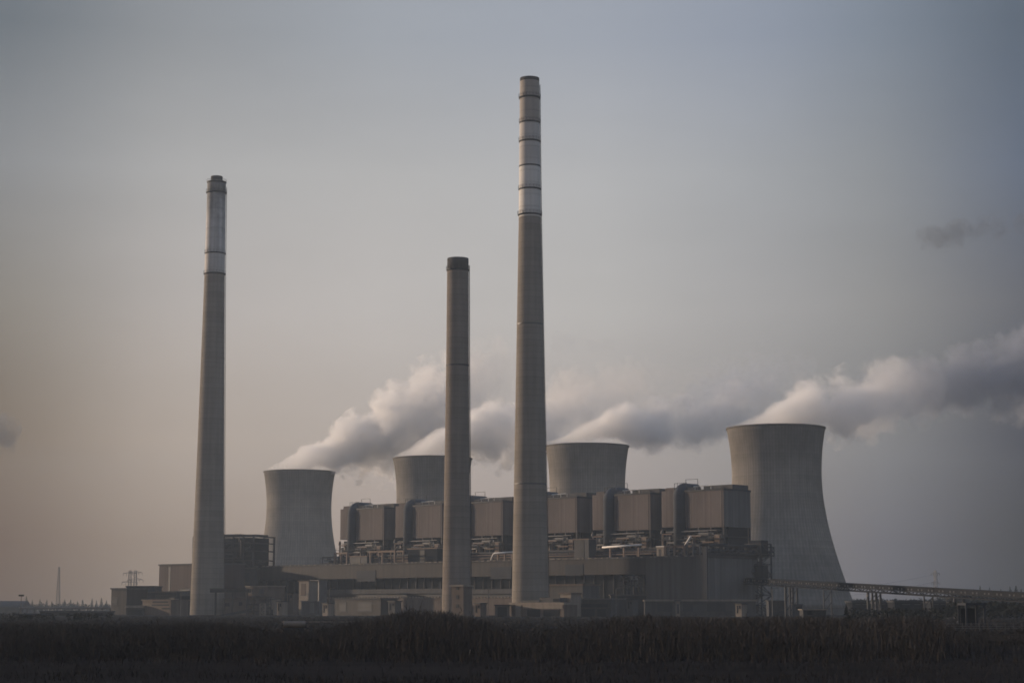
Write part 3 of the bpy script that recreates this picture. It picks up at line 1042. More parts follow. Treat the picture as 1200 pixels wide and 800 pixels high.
# ------------------------------------------------------------------ buildings at the chimney feet
d = 884
F, t, mb = low('fan_house', 'lit concrete fan house with a wide dark opening at the foot of the tallest chimney', 'fan house', 598, 661, 705.5, d, 9, 'brown', 'pale', 1.1,
               extra=doors([(618, 633, 714, 725), (637, 656, 714, 725)], 'void', 'opening'))
m = mb(); F.pbox(m, 612.5, 707.6, 659, 712.8, -.4, .28)
m.build('lintel', 'pale', t)
m = mb(); F.pbox(m, 604, 706, 611, 735, -.5, .35)
m.build('buttress', 'pale', t)
m = mb(); F.pbox(m, 632, 700, 656, 705.4, 1, 6); F.pbox(m, 611, 703, 632, 705.4, .5, 6)
m.build('roof_slab', 'ash', t)
m = mb(); F.pbox(m, 648, 701, 655, 704.5, .7, .2)
m.build('vent', 'void', t)
m = mb(); F.pbox(m, 634, 725.6, 650, 726.6, -.7, .5)
m.build('threshold', 'pale', t)
low('lift_shaft', 'tall lit concrete shaft on the right of the fan house', 'shaft', 656.5, 669, 694, 880, 7, 'pale', 'brown', .7, extra=doors([(660, 663, 712, 722)], 'void', 'door'))
low('flue_block', 'grey brown flue block joining the tallest chimney from behind', 'flue block', 641, 683, 684, 915, 12, 'ash', 'brown', .8, extra=doors([(672, 680, 696, 708)], 'void', 'louvre'))
low('pump_house', 'low grey pump house with a pale fascia right of the concrete shaft', 'pump house', 680, 716, 700.5, 886, 10, 'ash', 'steel_mid', .6,
    extra=doors([(681, 712, 707, 711), (682, 697, 713, 722), (700, 710, 713, 722)], 'glass', 'opening'))
low('workshop', 'grey flat roofed workshop left of the braced bay', 'workshop', 716, 757, 696, 925, 10, 'steel', 'ash', .6, rz=0, extra=doors([(720, 726, 703, 712), (731, 737, 703, 712), (742, 748, 703, 712)]))
low('garage', 'dark garage against the left side of the fan house', 'garage', 580, 597, 708, 890, 6, 'ash', 'steel', .5, rz=0, extra=doors([(583, 594, 711, 722)], 'void', 'door'))
low('stair_house', 'narrow pale stair house against the middle chimney', 'stair house', 529, 543, 685, 838, 6, 'brown', 'pale', .7, rz=R(-38),
    extra=lambda F, t, mb, x0, x1, z: [mb().box((x0 + x1) / 2 - .8, -.12, zz, (x0 + x1) / 2 + .8, -.003, zz + 1.6).build('window', 'glass', t) for zz in (4, 8, 12)])
low('panel_shed', 'grey panel shed among the bushes left of the middle chimney', 'shed', 392, 446, 700.5, 1010, 12, 'clad_hall', 'ash', .6, extra=doors([(398, 406, 706, 716), (420, 436, 705, 716)], 'steel', 'door'))

# ------------------------------------------------------------------ the left cluster
low('gate_house', 'brown cladded block behind the far left chimney', 'building', 186, 250, 660, 1185, 24, 'gate_clad', 'ash', .8, py=690,
    extra=doors([(198, 200.2, 663, 692), (210, 222, 690, 694)], 'steel', 'seam'))
# steel framed boiler behind the chimney
d = 1215
F = Frame(262, d, RZ * .55, 690)
x0, x1 = F.x(226, 0, 650), F.x(296.5, 0, 650)
t, mb = F.thing('steel_boiler', 'open dark steel boiler frame rising behind the far left chimney', 'boiler frame', 0, 0)
zt2 = Z(628, d)
m = mb(); m.box(x0 + 2, 3, 0, x1 - 3, 24, zt2 - .9); m.box(x0 + 1.5, 1.2, zt2 * .45, x1 - 8, 2.9, zt2 * .88)
m.build('casing', 'void', t)
m = mb()
for i in range(7):
    x = x0 + (x1 - x0) * i / 6
    m.box(x - .5, 0, 0, x + .5, 1, zt2); m.box(x - .5, 25, 0, x + .5, 26, zt2)
for z in (zt2 * .42, zt2 * .55, zt2 * .68, zt2 * .8, zt2 * .9, zt2 - .8):
    m.box(x0, .1, z, x1, .9, z + .8); m.box(x1 - .4, .9, z, x1 + .4, 25, z + .8)
for i in range(6):
    a, b = x0 + (x1 - x0) * i / 6, x0 + (x1 - x0) * (i + 1) / 6
    m.bar((a, .5, zt2 * .8), (b, .5, zt2 * .9), .3); m.bar((b, .5, zt2 * .55), (a, .5, zt2 * .68), .3)
m.build('frame', 'steel', t)
m = mb(); clutter(m, x0, x1, -2, 3, zt2 * .4, zt2 - 1, 70, 91, .6)
m.build('pipework', 'steel', t)
m = mb(); m.box(x0 + 6, 4, zt2, x1 - 12, 20, zt2 + 1.4); m.box(x1 - 10, 3, zt2, x1, 18, zt2 + 1.0)
m.build('roof', 'ash', t)
m = mb(); m.box(x1 - .3, 2, Z(659, d), x1 + 6, 6, Z(656.5, d))
m.build('platform', 'steel', t)

low('duct_house', 'dark blank duct house below the open steel boiler frame', 'building', 252, 300, 664.5, 1192, 14, 'steel', 'ash', .8, rz=0, extra=doors([(268, 276, 670, 682), (284, 292, 670, 682)], 'blue_panel', 'louvre'))
for a, b, y, d, wl, lab in ((325, 330.5, 704, 1050, 'pale', 'little pale cabin between the pale pillar and the grey panelled block'), (336.5, 343, 694, 1090, 'brown', 'small brown hut high on the dark block left of the vent tower'),
                            (378, 384, 706, 985, 'pale', 'little pale cabin left of the grey panel shed'), (455, 463, 703.5, 925, 'ash', 'small grey cabin right of the grey panel shed'),
                            (556, 563, 706, 880, 'brown', 'small brown cabin between the middle and tallest chimneys'), (735, 741, 701.5, 880, 'ash', 'small grey cabin below the braced bay'),
                            (862, 869, 706.5, 870, 'pale', 'small pale cabin at the right end of the long low store')):
    low('cabin', lab, 'cabin', a, b, y, d, 4, wl, 'steel', .4, 'small cabins along the plant front', extra=doors([(a + (b - a) * .2, a + (b - a) * .42, y + 3, y + 11), (a + (b - a) * .58, a + (b - a) * .85, y + 3, y + 6)], 'void', 'opening'))
for px, d, lab in ((212, 930, 'thin lamp post in front of the dark open bay at left'), (386, 900, 'thin lamp post left of the grey panel shed'), (572, 860, 'thin lamp post left of the dark garage'), (722, 870, 'thin lamp post in front of the flat roofed workshop'), (905, 860, 'thin lamp post beside the dark boxy switch house')):
    t = empty('lamp_post', lab, 'lamp post', (X(px, 705, d), d, 0), R(20), 'lamp posts along the plant front')
    h = Z(690, d)
    m = MB(); m.tube([(0, 0, 0), (0, 0, h), (.5, 0, h + .5), (2.2, 0, h + .7)], .14, 6, .08); m.build('pole', 'steel_mid', t)
    m = MB(); m.box(1.8, -.22, h + .55, 3.0, .22, h + .85); m.build('lamp_head', 'ash', t)
low('crusher_house', 'grey crusher house at the far left end of the plant', 'crusher house', 130, 148, 688.5, 1120, 20, 'clad_hall', 'ash', .8, rz=R(-35), extra=doors([(133, 138, 700, 708)], 'steel', 'window'))
low('transfer_house', 'dark flat topped block beside the crusher house', 'building', 147.5, 181, 686, 1130, 22, 'duct', 'steel', .8, rz=0, extra=doors([(152, 160, 695, 709), (164, 178, 694, 698)], 'steel', 'window'))
low('link_building', 'low dark link building left of the brown cladded block', 'building', 176, 206, 692.5, 1120, 12, 'steel', 'ash', .8, rz=0, extra=doors([(182, 200, 697, 700)]))
low('loading_bay', 'dark loading bay with a pale lintel below the crusher house', 'loading bay', 148, 168, 709, 1060, 8, 'steel', 'pale', 1.4, rz=0, extra=doors([(149.5, 166, 714, 724)], 'void', 'door'))
low('control_house', 'lit brown control house with slit windows', 'building', 167, 200, 702, 1055, 12, 'brown', 'brown', .7,
    extra=doors([(179, 197, 704.5, 705.6), (178, 198, 708, 709), (190, 199, 712, 713.2)], 'void', 'window'))
low('pillar', 'pale upright pillar at the right edge of the lit control house', 'pillar', 200, 204.5, 700, 1050, 3, 'pale', 'ash', .5, extra=doors([(201.3, 203, 712, 720)], 'void', 'door'))
low('coal_bay', 'dark open bay between the control house and the far left chimney', 'bay', 205, 224, 692, 1140, 12, 'void', 'ash', 3, rz=0, extra=doors([(207, 222, 703, 706)], 'duct', 'shutter'))
low('filter_house', 'light brown filter house at the right foot of the far left chimney', 'filter house', 263, 299, 700, 1085, 10, 'brown', 'brown', .5, extra=doors([(264, 269, 706, 710), (280, 284, 705, 709)], 'void', 'window'))
low('hopper_house', 'light brown hopper house standing above the filter house', 'hopper house', 288, 314, 686, 1095, 12, 'brown', 'pale', .6, extra=doors([(292, 297, 690, 695), (304, 309, 690, 695)], 'ash', 'window'))
low('pillar', 'pale upright pillar next to the braced stair frame', 'pillar', 315.5, 322, 701, 1075, 4, 'pale', 'ash', .5, extra=doors([(317.5, 320, 714, 722)], 'void', 'door'))
low('precipitator_house', 'dark blue grey block behind the pale pillars', 'building', 322, 372, 697, 1120, 20, 'duct', 'steel', .7, rz=0, extra=doors([(331, 336, 700, 706), (338, 343, 702, 708), (346, 350, 704, 720)], 'steel', 'panel'))
low('vent_tower', 'pale brown vent tower standing over the dark block', 'vent tower', 350, 361.5, 680, 1100, 7, 'pale', 'brown', .6, extra=doors([(353, 358.5, 684, 697)], 'brown', 'panel'))
low('lift_house', 'small grey framed lift house beside the pale brown vent tower', 'lift house', 364, 373.5, 679.5, 1110, 6, 'steel_mid', 'steel_mid', .5, extra=doors([(366, 371.5, 682, 687)], 'duct', 'window'))
low('tank_house', 'grey panelled block in front of the dark block', 'building', 353, 372, 703.5, 1065, 8, 'ash', 'steel_mid', .5, rz=0, extra=doors([(363, 368, 706, 718)], 'clad_grey', 'panel'))
# elevated duct and conveyor at the chimney foot
F = Frame(268, 1062, R(-10), 700)
t, mb = F.thing('flue_bridge', 'dark elevated duct running into the far left chimney', 'duct', 0, 0)
m = mb(); m.box(F.x(246, 0), 0, Z(694, 1075), F.x(292, 0), 4, Z(690, 1062))
m.build('casing', 'steel', t)
m = mb(); m.box(F.x(246, 0), -.4, Z(690, 1075) + .003, F.x(292, 0), 4.4, Z(689.3, 1075))
m.build('roof', 'steel', t)
for p in (252, 272, 289):
    m = mb(); x = F.x(p, 0); m.box(x - .4, 1, 0, x + .4, 2, Z(694, 1075) - .003)
    m.build('leg', 'steel', t)
F = Frame(280, 1050, 0, 715)
t, mb = F.thing('feeder_conveyor', 'short sloping feeder conveyor in front of the filter house', 'conveyor', 0, 0)
a, b = (F.x(252, 0), 0, Z(723, 1050)), (F.x(296, 0), 0, Z(714, 1050))
m = mb(); m.tube([a, b], 1.1, 4)
m.build('belt_housing', 'steel', t)
for f in (.3, .65, .95):
    m = mb(); x = a[0] + (b[0] - a[0]) * f; z = a[2] + (b[2] - a[2]) * f
    m.bar((x, 0, 0), (x, 0, z), .4)
    m.build('leg', 'steel', t)
F = Frame(302, 1045, R(-20), 715)
t, mb = F.thing('stair_scaffold', 'braced stair frame beside the pale pillar and filter house', 'steel frame', 0, 0)
m = mb(); lattice(m, F.x(292, 0), F.x(312, 0), 0, 6, 0, Z(699, 1045), 5, .35)
m.build('frame', 'steel', t)
m = mb(); lattice(m, F.x(306, 0), F.x(312, 0), -1.2, -.4, 0, Z(707, 1045), 4, .3)
m.build('ladder_cage', 'pale', t)
m = mb(); m.box(F.x(291, 0), -.4, Z(699, 1045) + .3, F.x(305, 0), 6.4, Z(697.5, 1045))
m.build('roof', 'steel', t)
# elevated transport gantry running along behind the left cluster
F = Frame(330, 1125, R(-8), 695)
# parked lorry and low fence in front
d = 300
F = Frame(345, d, R(6), 730)
t, mb = F.thing('tank_trailer', 'pale rounded tank trailer half hidden in the bushes', 'trailer', 0, 0)
m = mb(); m.tube([(-1.75, 0, 1.45), (-1.5, 0, 1.45), (1.5, 0, 1.45), (1.75, 0, 1.45)], .52, 16)
m.build('tank', 'pale', t, True)
m = mb(); m.box(-1.7, -.4, .75, 2.3, .4, .92)
m.build('chassis', 'steel', t)
for x in (-1.2, 1.2):
    for y in (-.6, .6):
        m = mb(); m.tube([(x, y - .12, .45), (x, y + .12, .45)], .45, 14)
        m.build('wheel', 'steel', t)
t, mb = Frame(352, 520, 0, 729).thing('perimeter_fence', 'low pale railing fence among the bushes left of centre', 'fence', 0, 0)
FF = Frame(352, 520, 0, 729)
x0, x1 = FF.x(330, 0, 728), FF.x(440, 0, 728)
m = mb()
zf = Z(727.6, 520)
m.box(x0, 0, zf - .25, x1, .08, zf)
m.box(x0, 0, zf - .7, x1, .08, zf - .6)
m.build('rail', 'pale', t)
for i in range(20):
    m = mb(); x = x0 + (x1 - x0) * i / 19
    m.box(x - .06, .085, 0, x + .06, .2, zf + .05)
    m.build('post', 'ash', t)


# ------------------------------------------------------------------ conveyor bridge on the right
pA = Vector((X(876, 678, 985), 985, 0)); pB = Vector((X(1235, 702, 640), 640, 0))
topA, topB = Z(676.5, 985), Z(695.5, 640)
L_ = (pB - pA).length
rz = math.atan2(pB.y - pA.y, pB.x - pA.x)
t = empty('conveyor_bridge', 'long dark conveyor gallery sloping down from the stair tower to the right edge', 'conveyor', (pA.x, pA.y, 0), rz)
zc = lambda x: topA + (topB - topA) * x / L_
slope = (topB - topA) / L_


def sheared(x0, x1, y0, y1, a, b):
    vs = [(x, y, zc(x) + z) for z in (a, b) for x, y in ((x0, y0), (x1, y0), (x1, y1), (x0, y1))]
    return vs, [(0, 3, 2, 1), (4, 5, 6, 7), (0, 1, 5, 4), (1, 2, 6, 5), (2, 3, 7, 6), (3, 0, 4, 7)]


m = MB(); m.add(*sheared(0, L_, -2.2, 2.2, -.5, 0)); m.build('roof', 'void', t)
m = MB(); m.add(*sheared(0, L_, -1.7, 1.7, -1.9, -.503)); m.build('wall', 'void', t)
m = MB(); m.add(*sheared(0, L_, -2.3, 2.3, -3.5, -3.0)); m.add(*sheared(0, L_, -2.3, -2.0, -2.2, -1.95))
n = int(L_ / 7)
for i in range(n):
    a, b = L_ * i / n, L_ * (i + 1) / n
    for y in (-2.1, 2.1):
        m.bar((a, y, zc(a) - 3.2), (b, y, zc(b) - 1.9), .22) if i % 2 else m.bar((a, y, zc(a) - 1.9), (b, y, zc(b) - 3.2), .22)
        m.bar((b, y, zc(b) - 3.2), (b, y, zc(b) - 1.9), .2)
m.build('truss', 'void', t)
m = MB()
for i in range(n * 2):
    a = L_ * i / (n * 2)
    if i % 3:
        m.add(*sheared(a + .2, a + 1.5, -1.78, -1.703, -1.5, -.8))
m.build('window', 'glass', t)


def col_x(px):
    r = ray(px, 700); k = r.x / r.y
    return (k * pA.y - pA.x) / (math.cos(rz) - k * math.sin(rz))


for px, w in ((925, 1.6), (930, 1.2), (970, .7), (1022, 1.5), (1027, 1.2), (1088, .7), (1124, 1.6), (1195, .9)):
    x = col_x(px)
    m = MB()
    zz = zc(x) - 3.503
    for y in (-1.8, 1.8):
        m.box(x - w * .32, y - w * .3, 0, x + w * .32, y + w * .3, zz)
    m.bar((x, -1.8, zz * .15), (x, 1.8, zz * .55), .3); m.bar((x, -1.8, zz * .55), (x, 1.8, zz * .95), .3)
    m.build('trestle_leg', 'steel', t)
x = col_x(1117)
m = MB(); lattice(m, x - 2.0, x + 2.0, -1.8, 1.8, 0, zc(x) - 3.6, 5, .22)
m.build('braced_trestle', 'steel', t)
# small lamp under the bridge
x = col_x(1024.5)
m = MB(); m.tube([(x, -3.0, zc(x) - 5.2), (x, -3.0, zc(x) - 4.4)], .45, 8)
m.box(x - .1, -3.0, zc(x) - 4.4, x + .1, -2.0, zc(x) - 4.1)
m.build('bridge_lamp', 'pale', t)

# open shelter near the right edge
d = 420
F = Frame(1144, d, 0, 720)
t, mb = F.thing('open_shelter', 'open sided shelter on thin posts beneath the conveyor at right', 'shelter', 0, 0)
x0, x1 = F.x(1132, 0, 720), F.x(1155.5, 0, 720)
zt3 = Z(706, d)
m = mb(); m.box(x0, 0, zt3 - .5, x1, 8, zt3)
m.build('roof', 'blue_panel', t)
for x in (x0 + .2, x1 - .25):
    for y in (0.3, 7.6):
        m = mb(); m.box(x - .2, y - .2, 0, x + .2, y + .2, zt3 - .503)
        m.build('post', 'blue_panel', t)
m = mb(); m.box(x0 + .6, 7.2, .1, x1 - .6, 7.4, zt3 - 1.2)
m.build('wall', 'void', t)
d = 330
t, mb = Frame(1160, d, 0, 732).thing('field_fence', 'low wire fence along the dirt track at the right edge', 'fence', 0, 0)
F = Frame(1160, d, 0, 732)
m = mb()
for z in (.5, .9, 1.3):
    m.bar((F.x(1108, 0, 732), 0, z), (F.x(1260, 0, 732), 0, z), .06)
m.build('wire', 'steel_mid', t)
for i in range(16):
    m = mb(); x = F.x(1108 + i * 10, 0, 732)
    m.box(x - .07, -.07, 0, x + .07, .07, 1.5)
    m.build('post', 'ash', t)

# ------------------------------------------------------------------ far things on the skyline
def lattice_mast(name, lab, cat, px, d, ytop, wb, wt, bays, w, arms=(), group=None):
    t = empty(name, lab, cat, (X(px, 700, d), d, 0), R(20), group)
    h = Z(ytop, d)
    m = MB()
    for i in range(bays):
        z0, z1 = h * i / bays, h * (i + 1) / bays
        a, b = wb + (wt - wb) * i / bays, wb + (wt - wb) * (i + 1) / bays
        cs = ((-1, -1), (1, -1), (1, 1), (-1, 1))
        for k, (sx, sy) in enumerate(cs):
            m.bar((sx * a, sy * a, z0), (sx * b, sy * b, z1), w)
            tx, ty = cs[(k + 1) % 4]
            m.bar((sx * a, sy * a, z0), (tx * b, ty * b, z1), w * .6)
            m.bar((sx * b, sy * b, z1), (tx * b, ty * b, z1), w * .6)
    m.build('frame', 'steel_mid', t)
    for z, l in arms:
        m = MB()
        m.bar((-l, 0, h * z), (l, 0, h * z), w)
        m.bar((-l, 0, h * z), (0, 0, h * z + l * .25), w * .7); m.bar((l, 0, h * z), (0, 0, h * z + l * .25), w * .7)
        m.build('cross_arm', 'steel_mid', t)
        m = MB()
        for s in (-1, -.5, .5, 1):
            m.bar((s * l, 0, h * z), (s * l, 0, h * z - 2.5), w * .7)
        m.build('insulator', 'steel', t)
    return t


lattice_mast('radio_mast', 'thin lattice mast alone on the skyline at left', 'mast', 68, 1900, 664, 2.2, .6, 16, .45)
lattice_mast('power_pylon', 'left lattice pylon of a pair above the crusher house', 'pylon', 151.5, 1700, 668, 2.0, .9, 12, .35, ((.93, 6), (.72, 7)), 'lattice pylons')
lattice_mast('power_pylon', 'right lattice pylon of a pair above the dark flat topped block', 'pylon', 158, 1720, 668, 2.0, .9, 12, .35, ((.95, 6), (.78, 7)), 'lattice pylons')
lattice_mast('power_pylon', 'solitary faint lattice pylon above the conveyor at right', 'pylon', 1097, 2000, 668, 2.4, 1.0, 10, .35, ((.93, 5), (.7, 5)), 'lattice pylons')
t = empty('flood_lamp', 'tall floodlight pole at far left of the skyline', 'lamp post', (X(25, 700, 900), 900, 0))
h = Z(697.5, 900)
m = MB(); m.tube([(0, 0, 0), (0, 0, h)], .22, 8, .12); m.build('pole', 'steel', t)
m = MB(); m.box(-1.2, -.5, h - .3, 1.2, .5, h + .5); m.build('lamp_head', 'steel', t)
# overhead line between pylon and frame edge
t = empty('power_line', 'faint overhead wires beside the solitary pylon at right', 'wires', (X(1097, 700, 2000), 2000, Z(672, 2000)))
for k, z in enumerate((0, -8)):
    m = MB()
    pts = []
    for i in range(25):
        u = i / 24
        pts.append((-250 * (1 - u) * 1.0 + 3 * u if False else -260 + 260 * u, 60 * (1 - u), z + 0.0 - 16 * 4 * u * (1 - u)))
    m.tube(pts, .12, 4); m.build('wire', 'steel', t)

low('long_hall', 'low dark hall with a rounded roof at the left edge', 'hall', -40, 24, 710, 1500, 40, 'steel', 'duct', 1.0, rz=0, extra=lambda F, t, mb, x0, x1, z: mb().tube([(x0 - .6, 18, z - 10), (x1 + .6, 18, z - 10)], 15.5, 24).build('vault', 'duct', t))
d = 1250
F = Frame(85, d, 0, 713)
t, mb = F.thing('pipe_rack', 'long pipe rack with a pale top rail left of the crusher house', 'pipe rack', 0, 0)
x0, x1 = F.x(22, 0, 712), F.x(138, 0, 712)
m = mb()
za = Z(712.3, d)
m.box(x0, 0, za - .5, x1, 3, za)
m.build('beam', 'ash', t)
m = mb()
for k in range(3):
    m.tube([(x0, .6 + k, za + .45), (x1, .6 + k, za + .45)], .4, 8)
m.build('pipe', 'steel_mid', t)
for i in range(14):
    m = mb(); x = x0 + .4 + (x1 - x0 - .8) * i / 13
    m.box(x - .25, .3, 0, x + .25, 2.7, za - .503)
    m.build('leg', 'steel', t)
for k, (a, b, y, d, lab) in enumerate(((18, 46, 718.5, 700, 'low pale walled shed at far left below the pipe rack'), (47, 92, 715, 950, 'wide dark shed under the middle of the pipe rack'), (95, 129, 715.5, 900, 'dark shed under the pipe rack next to the crusher house'))):
    low('shed', lab, 'shed', a, b, y, d, 10, 'ash' if k == 0 else 'steel', 'duct', .5, 'low sheds at the left edge', rz=0,
        extra=doors([(a + (b - a) * .15, a + (b - a) * .3, y + 2, y + 6), (a + (b - a) * .5, a + (b - a) * .75, y + 2, y + 6)], 'void', 'door'))


def conifer_mesh(h, seed):
    g = random.Random(seed)
    m = MB()
    for i in range(260):
        u = g.random() ** .8
        z = h * (.12 + .88 * u)
        rad = h * .21 * (1 - u) ** .85 * g.uniform(.4, 1.15) + .1
        w = g.uniform(0, 2 * math.pi)
        c = Vector((rad * math.cos(w), rad * math.sin(w), z - rad * .35))
        s = h * .045 * (1.4 - u)
        a = Vector((g.uniform(-1, 1), g.uniform(-1, 1), g.uniform(-.3, 1))).normalized() * s
        b = Vector((g.uniform(-1, 1), g.uniform(-1, 1), g.uniform(-.6, .6))).normalized() * s
        m.add([tuple(c - a), tuple(c + b), tuple(c + a), tuple(c - b)], [(0, 1, 2, 3)])
    m.bar((0, 0, h * .8), (0, 0, h * 1.02), .14)
    tr = MB(); tr.tube([(0, 0, 0), (0, 0, h * .9)], h * .022, 6, h * .006)
    return m, tr


protos = []
CG = {0: 'conifers on the skyline at left', 1: 'conifers on the skyline at right'}
protos = [conifer_mesh(20, s) for s in range(4)]
built = {}
g = random.Random(3)
SPOTS = [(31, 698), (38, 702), (47, 701.5), (55, 702), (61, 704), (76, 701.5), (83, 702), (91, 704), (97, 702), (108, 700.5), (113, 703), (119, 700), (125, 703)]
SPOTR = [(1118, 695), (1123, 691), (1129, 693), (1135, 694), (1141, 690), (1149, 686), (1155, 692), (1160, 688), (1167, 693), (1173, 690), (1178, 693), (1184, 687), (1191, 686), (1197, 690), (1204, 688), (1113, 697)]
for side, sp in ((0, SPOTS), (1, SPOTR)):
    for k, (px, ty) in enumerate(sp):
        d = g.uniform(1900, 2150) if side == 0 else g.uniform(1450, 1650)
        h = Z(ty, d)
        lab = ('dark conifer in the skyline row at left' if side == 0 else 'dark conifer in the skyline row at right') 
        t = empty('conifer', lab, 'tree', (X(px, 700, d), d, 0), g.uniform(0, 6), CG[side])
        s = h / 20
        t.scale = (s * g.uniform(.75, 1.15), s * g.uniform(.75, 1.15), s)
        i = k % 4
        if i not in built:
            built[i] = (protos[i][0].build('crown', 'conifer', t), protos[i][1].build('trunk', 'bark', t))
        else:
            for o in built[i]:
                c = o.copy(); C.objects.link(c); c.parent = t
# one near shrub-like conifer by the tower foot
t = empty('young_conifer', 'small dark conifer rising above the thicket under the conveyor', 'tree', (X(992, 716, 420), 420, 0))
cm_, tm_ = conifer_mesh(Z(708.5, 420), 9)
cm_.build('crown', 'conifer', t); tm_.build('trunk', 'bark', t)


def wood(name, spans, seed, mat='far_leaf'):
    """A far wood: many leaf clumps in trees that overlap into one mass."""
    g = random.Random(seed)
    m = MB()
    for (a, b, ty, d, n) in spans:
        for i in range(n):
            px = g.uniform(a, b); dd = d * g.uniform(.95, 1.15)
            h = Z(ty + g.uniform(-1.0, 2.4), dd)
            x = X(px, 705, dd); r = h * g.uniform(.28, .5)
            for k in range(26):
                v = Vector((g.gauss(0, 1), g.gauss(0, 1), g.gauss(0, 1))).normalized() * g.uniform(.5, 1)
                c = Vector((x + v.x * r, dd + v.y * r, h * .55 + v.z * h * .45))
                s = h * .1
                p = Vector((g.uniform(-1, 1), g.uniform(-1, 1), g.uniform(-1, 1))).normalized() * s
                q = Vector((g.uniform(-1, 1), g.uniform(-1, 1), g.uniform(-1, 1))).normalized() * s
                m.add([tuple(c - p), tuple(c + q), tuple(c + p), tuple(c - q)], [(0, 1, 2, 3)])
    o = m.build(name, mat)
    return tag(o, None, None, kind='stuff')


o = wood('far_wood', [(-60, 135, 706.5, 1950, 160), (990, 1125, 701, 1500, 160), (1105, 1260, 695.5, 1500, 150)], 21)
o['label'] = 'dark far wood along the horizon behind the plant'
o['category'] = 'woodland'
o = wood('hedgerow', [(1112, 1260, 704, 640, 130), (995, 1112, 711.5, 560, 70), (-40, 130, 717.5, 560, 60)], 22)
o['label'] = 'dark hedgerow mass behind the open shelter and sheds'
o['category'] = 'hedgerow'

# ------------------------------------------------------------------ foreground thicket and field grass
TOP = [(-60, 721), (0, 721), (60, 722), (130, 725), (200, 722), (260, 721), (300, 727), (345, 733), (400, 724), (450, 713), (480, 706), (515, 706), (545, 714), (580, 722), (615, 730),
       (650, 728), (680, 722), (720, 715), (760, 713), (800, 715), (850, 716), (900, 715), (950, 714), (1000, 717), (1050, 713), (1085, 714), (1108, 722), (1130, 736), (1160, 744), (1260, 748)]


def ytop(px):
    return lin(TOP, px) + 6 + (3 if 575 < px < 690 else 0)


def blades(name, mat, spec):
    m = bpy.data.meshes.new(name)
    vs, fs = [], []
    for (bx, by, tx, ty, tz, w, z0) in spec:
        # a bent tapering stalk, two faces
        a = random.uniform(0, math.pi)
        dx, dy = math.cos(a) * w, math.sin(a) * w
        mx, my, mz = bx + (tx - bx) * .4, by + (ty - by) * .4, z0 + (tz - z0) * .55
        b = len(vs)
        vs += [(bx - dx, by - dy, z0), (bx + dx, by + dy, z0), (mx + dx * .7, my + dy * .7, mz), (mx - dx * .7, my - dy * .7, mz), (tx, ty, tz)]
        fs += [(b, b + 1, b + 2, b + 3), (b + 3, b + 2, b + 4)]
    m.from_pydata(vs, [], fs)
    m.materials.append(M[mat])
    m.update()
    o = bpy.data.objects.new(name, m)
    C.objects.link(o)
    return o


g = random.Random(99)
spec = []


def bush(px, d, h, n, spread, w):
    """Upright stems and, from each, side twigs that make a rounded, ragged top."""
    x = X(px, 740, d)
    for k in range(n):
        a = g.uniform(0, 6.283); sp = h * g.uniform(.03, spread)
        bx, by = x + g.gauss(0, .3), d + g.gauss(0, .3)
        tx, ty, tz = bx + math.cos(a) * sp, by + math.sin(a) * sp, h * g.uniform(.6, 1.03)
        spec.append((bx, by, tx, ty, tz, w, -.4))
        for q in range(3):
            f = g.uniform(.35, .95)
            b2 = g.uniform(0, 6.283); l = h * g.uniform(.1, .26)
            sx, sy, sz = bx + (tx - bx) * f, by + (ty - by) * f, tz * f
            spec.append((sx, sy, sx + math.cos(b2) * l * .8, sy + math.sin(b2) * l * .8, sz + l * g.uniform(.1, .9), w * .7, sz))


for i in range(4700):
    px = g.uniform(-60, 1260)
    d = 160 + 9 * mnoise.noise((px * .02, 0, 1)) + 6 * mnoise.noise((px * .09, 0, 5)) + 120 * g.random() ** 1.4
    if px > 1105 and d < 235:
        d += 75
    y0 = ytop(px) + 6 * mnoise.noise((px * .035, d * .03, 0)) + 5 * mnoise.noise((px * .13, d * .1, 4))
    h = EYE + (712 - y0) * d / FPX
    near = d < 172
    h *= (.6 + .5 * g.random()) * (.72 if near else 1) * (1.25 if g.random() < .035 else 1)
    bush(px, d, max(.5, h), g.randint(3, 5), g.choice((.18, .3, .5)), g.uniform(.025, .06))
for i in range(2600):                                  # ragged front edge: low tussocks running out into the field
    px = g.uniform(-40, 1240)
    d = 162 - 22 * g.random() ** 2.2 + 8 * mnoise.noise((px * .02, 0, 1))
    if px > 1105: d += 60
    bush(px, d, g.uniform(.35, 1.2), 3, .6, .035)
for i in range(5200):
    px = g.uniform(-60, 1260)
    d = 285 + 560 * g.random() ** 1.4
    if d > 600 and px < 140: continue
    x = X(px, 730, d)
    h = EYE + (712 - ytop(px)) * d / FPX
    h = max(g.uniform(.5, .9), min(g.uniform(2.0, 4.2), h))
    for k in range(5):
        a = g.uniform(0, 6.283); sp = h * g.uniform(.1, .4)
        spec.append((x + g.gauss(0, .8), d, x + math.cos(a) * sp + g.gauss(0, .8), d + math.sin(a) * sp, h * g.uniform(.6, 1.03), g.uniform(.1, .3), -.4))
tag(blades('thicket', 'twig', spec), 'bare brown thicket of reeds and saplings along the field edge', 'thicket', kind='stuff')
spec = []
for i in range(26000):
    d = 92 + 120 * g.random() ** 1.1
    px = g.uniform(-30, 1230)
    x = X(px, 740, d)
    if mnoise.noise((x * .05, d * .12, 8)) < -.12 and g.random() < .8:
        continue
    h = g.uniform(.1, .38) if d < 150 else g.uniform(.15, .6)
    spec.append((x, d, x + g.gauss(0, .12), d + g.gauss(0, .12), h, g.uniform(.02, .05), -.4))
tag(blades('field_grass', 'grass', spec), 'dark dry grass and stubble on the foreground field', 'grass', kind='stuff')
d = 152
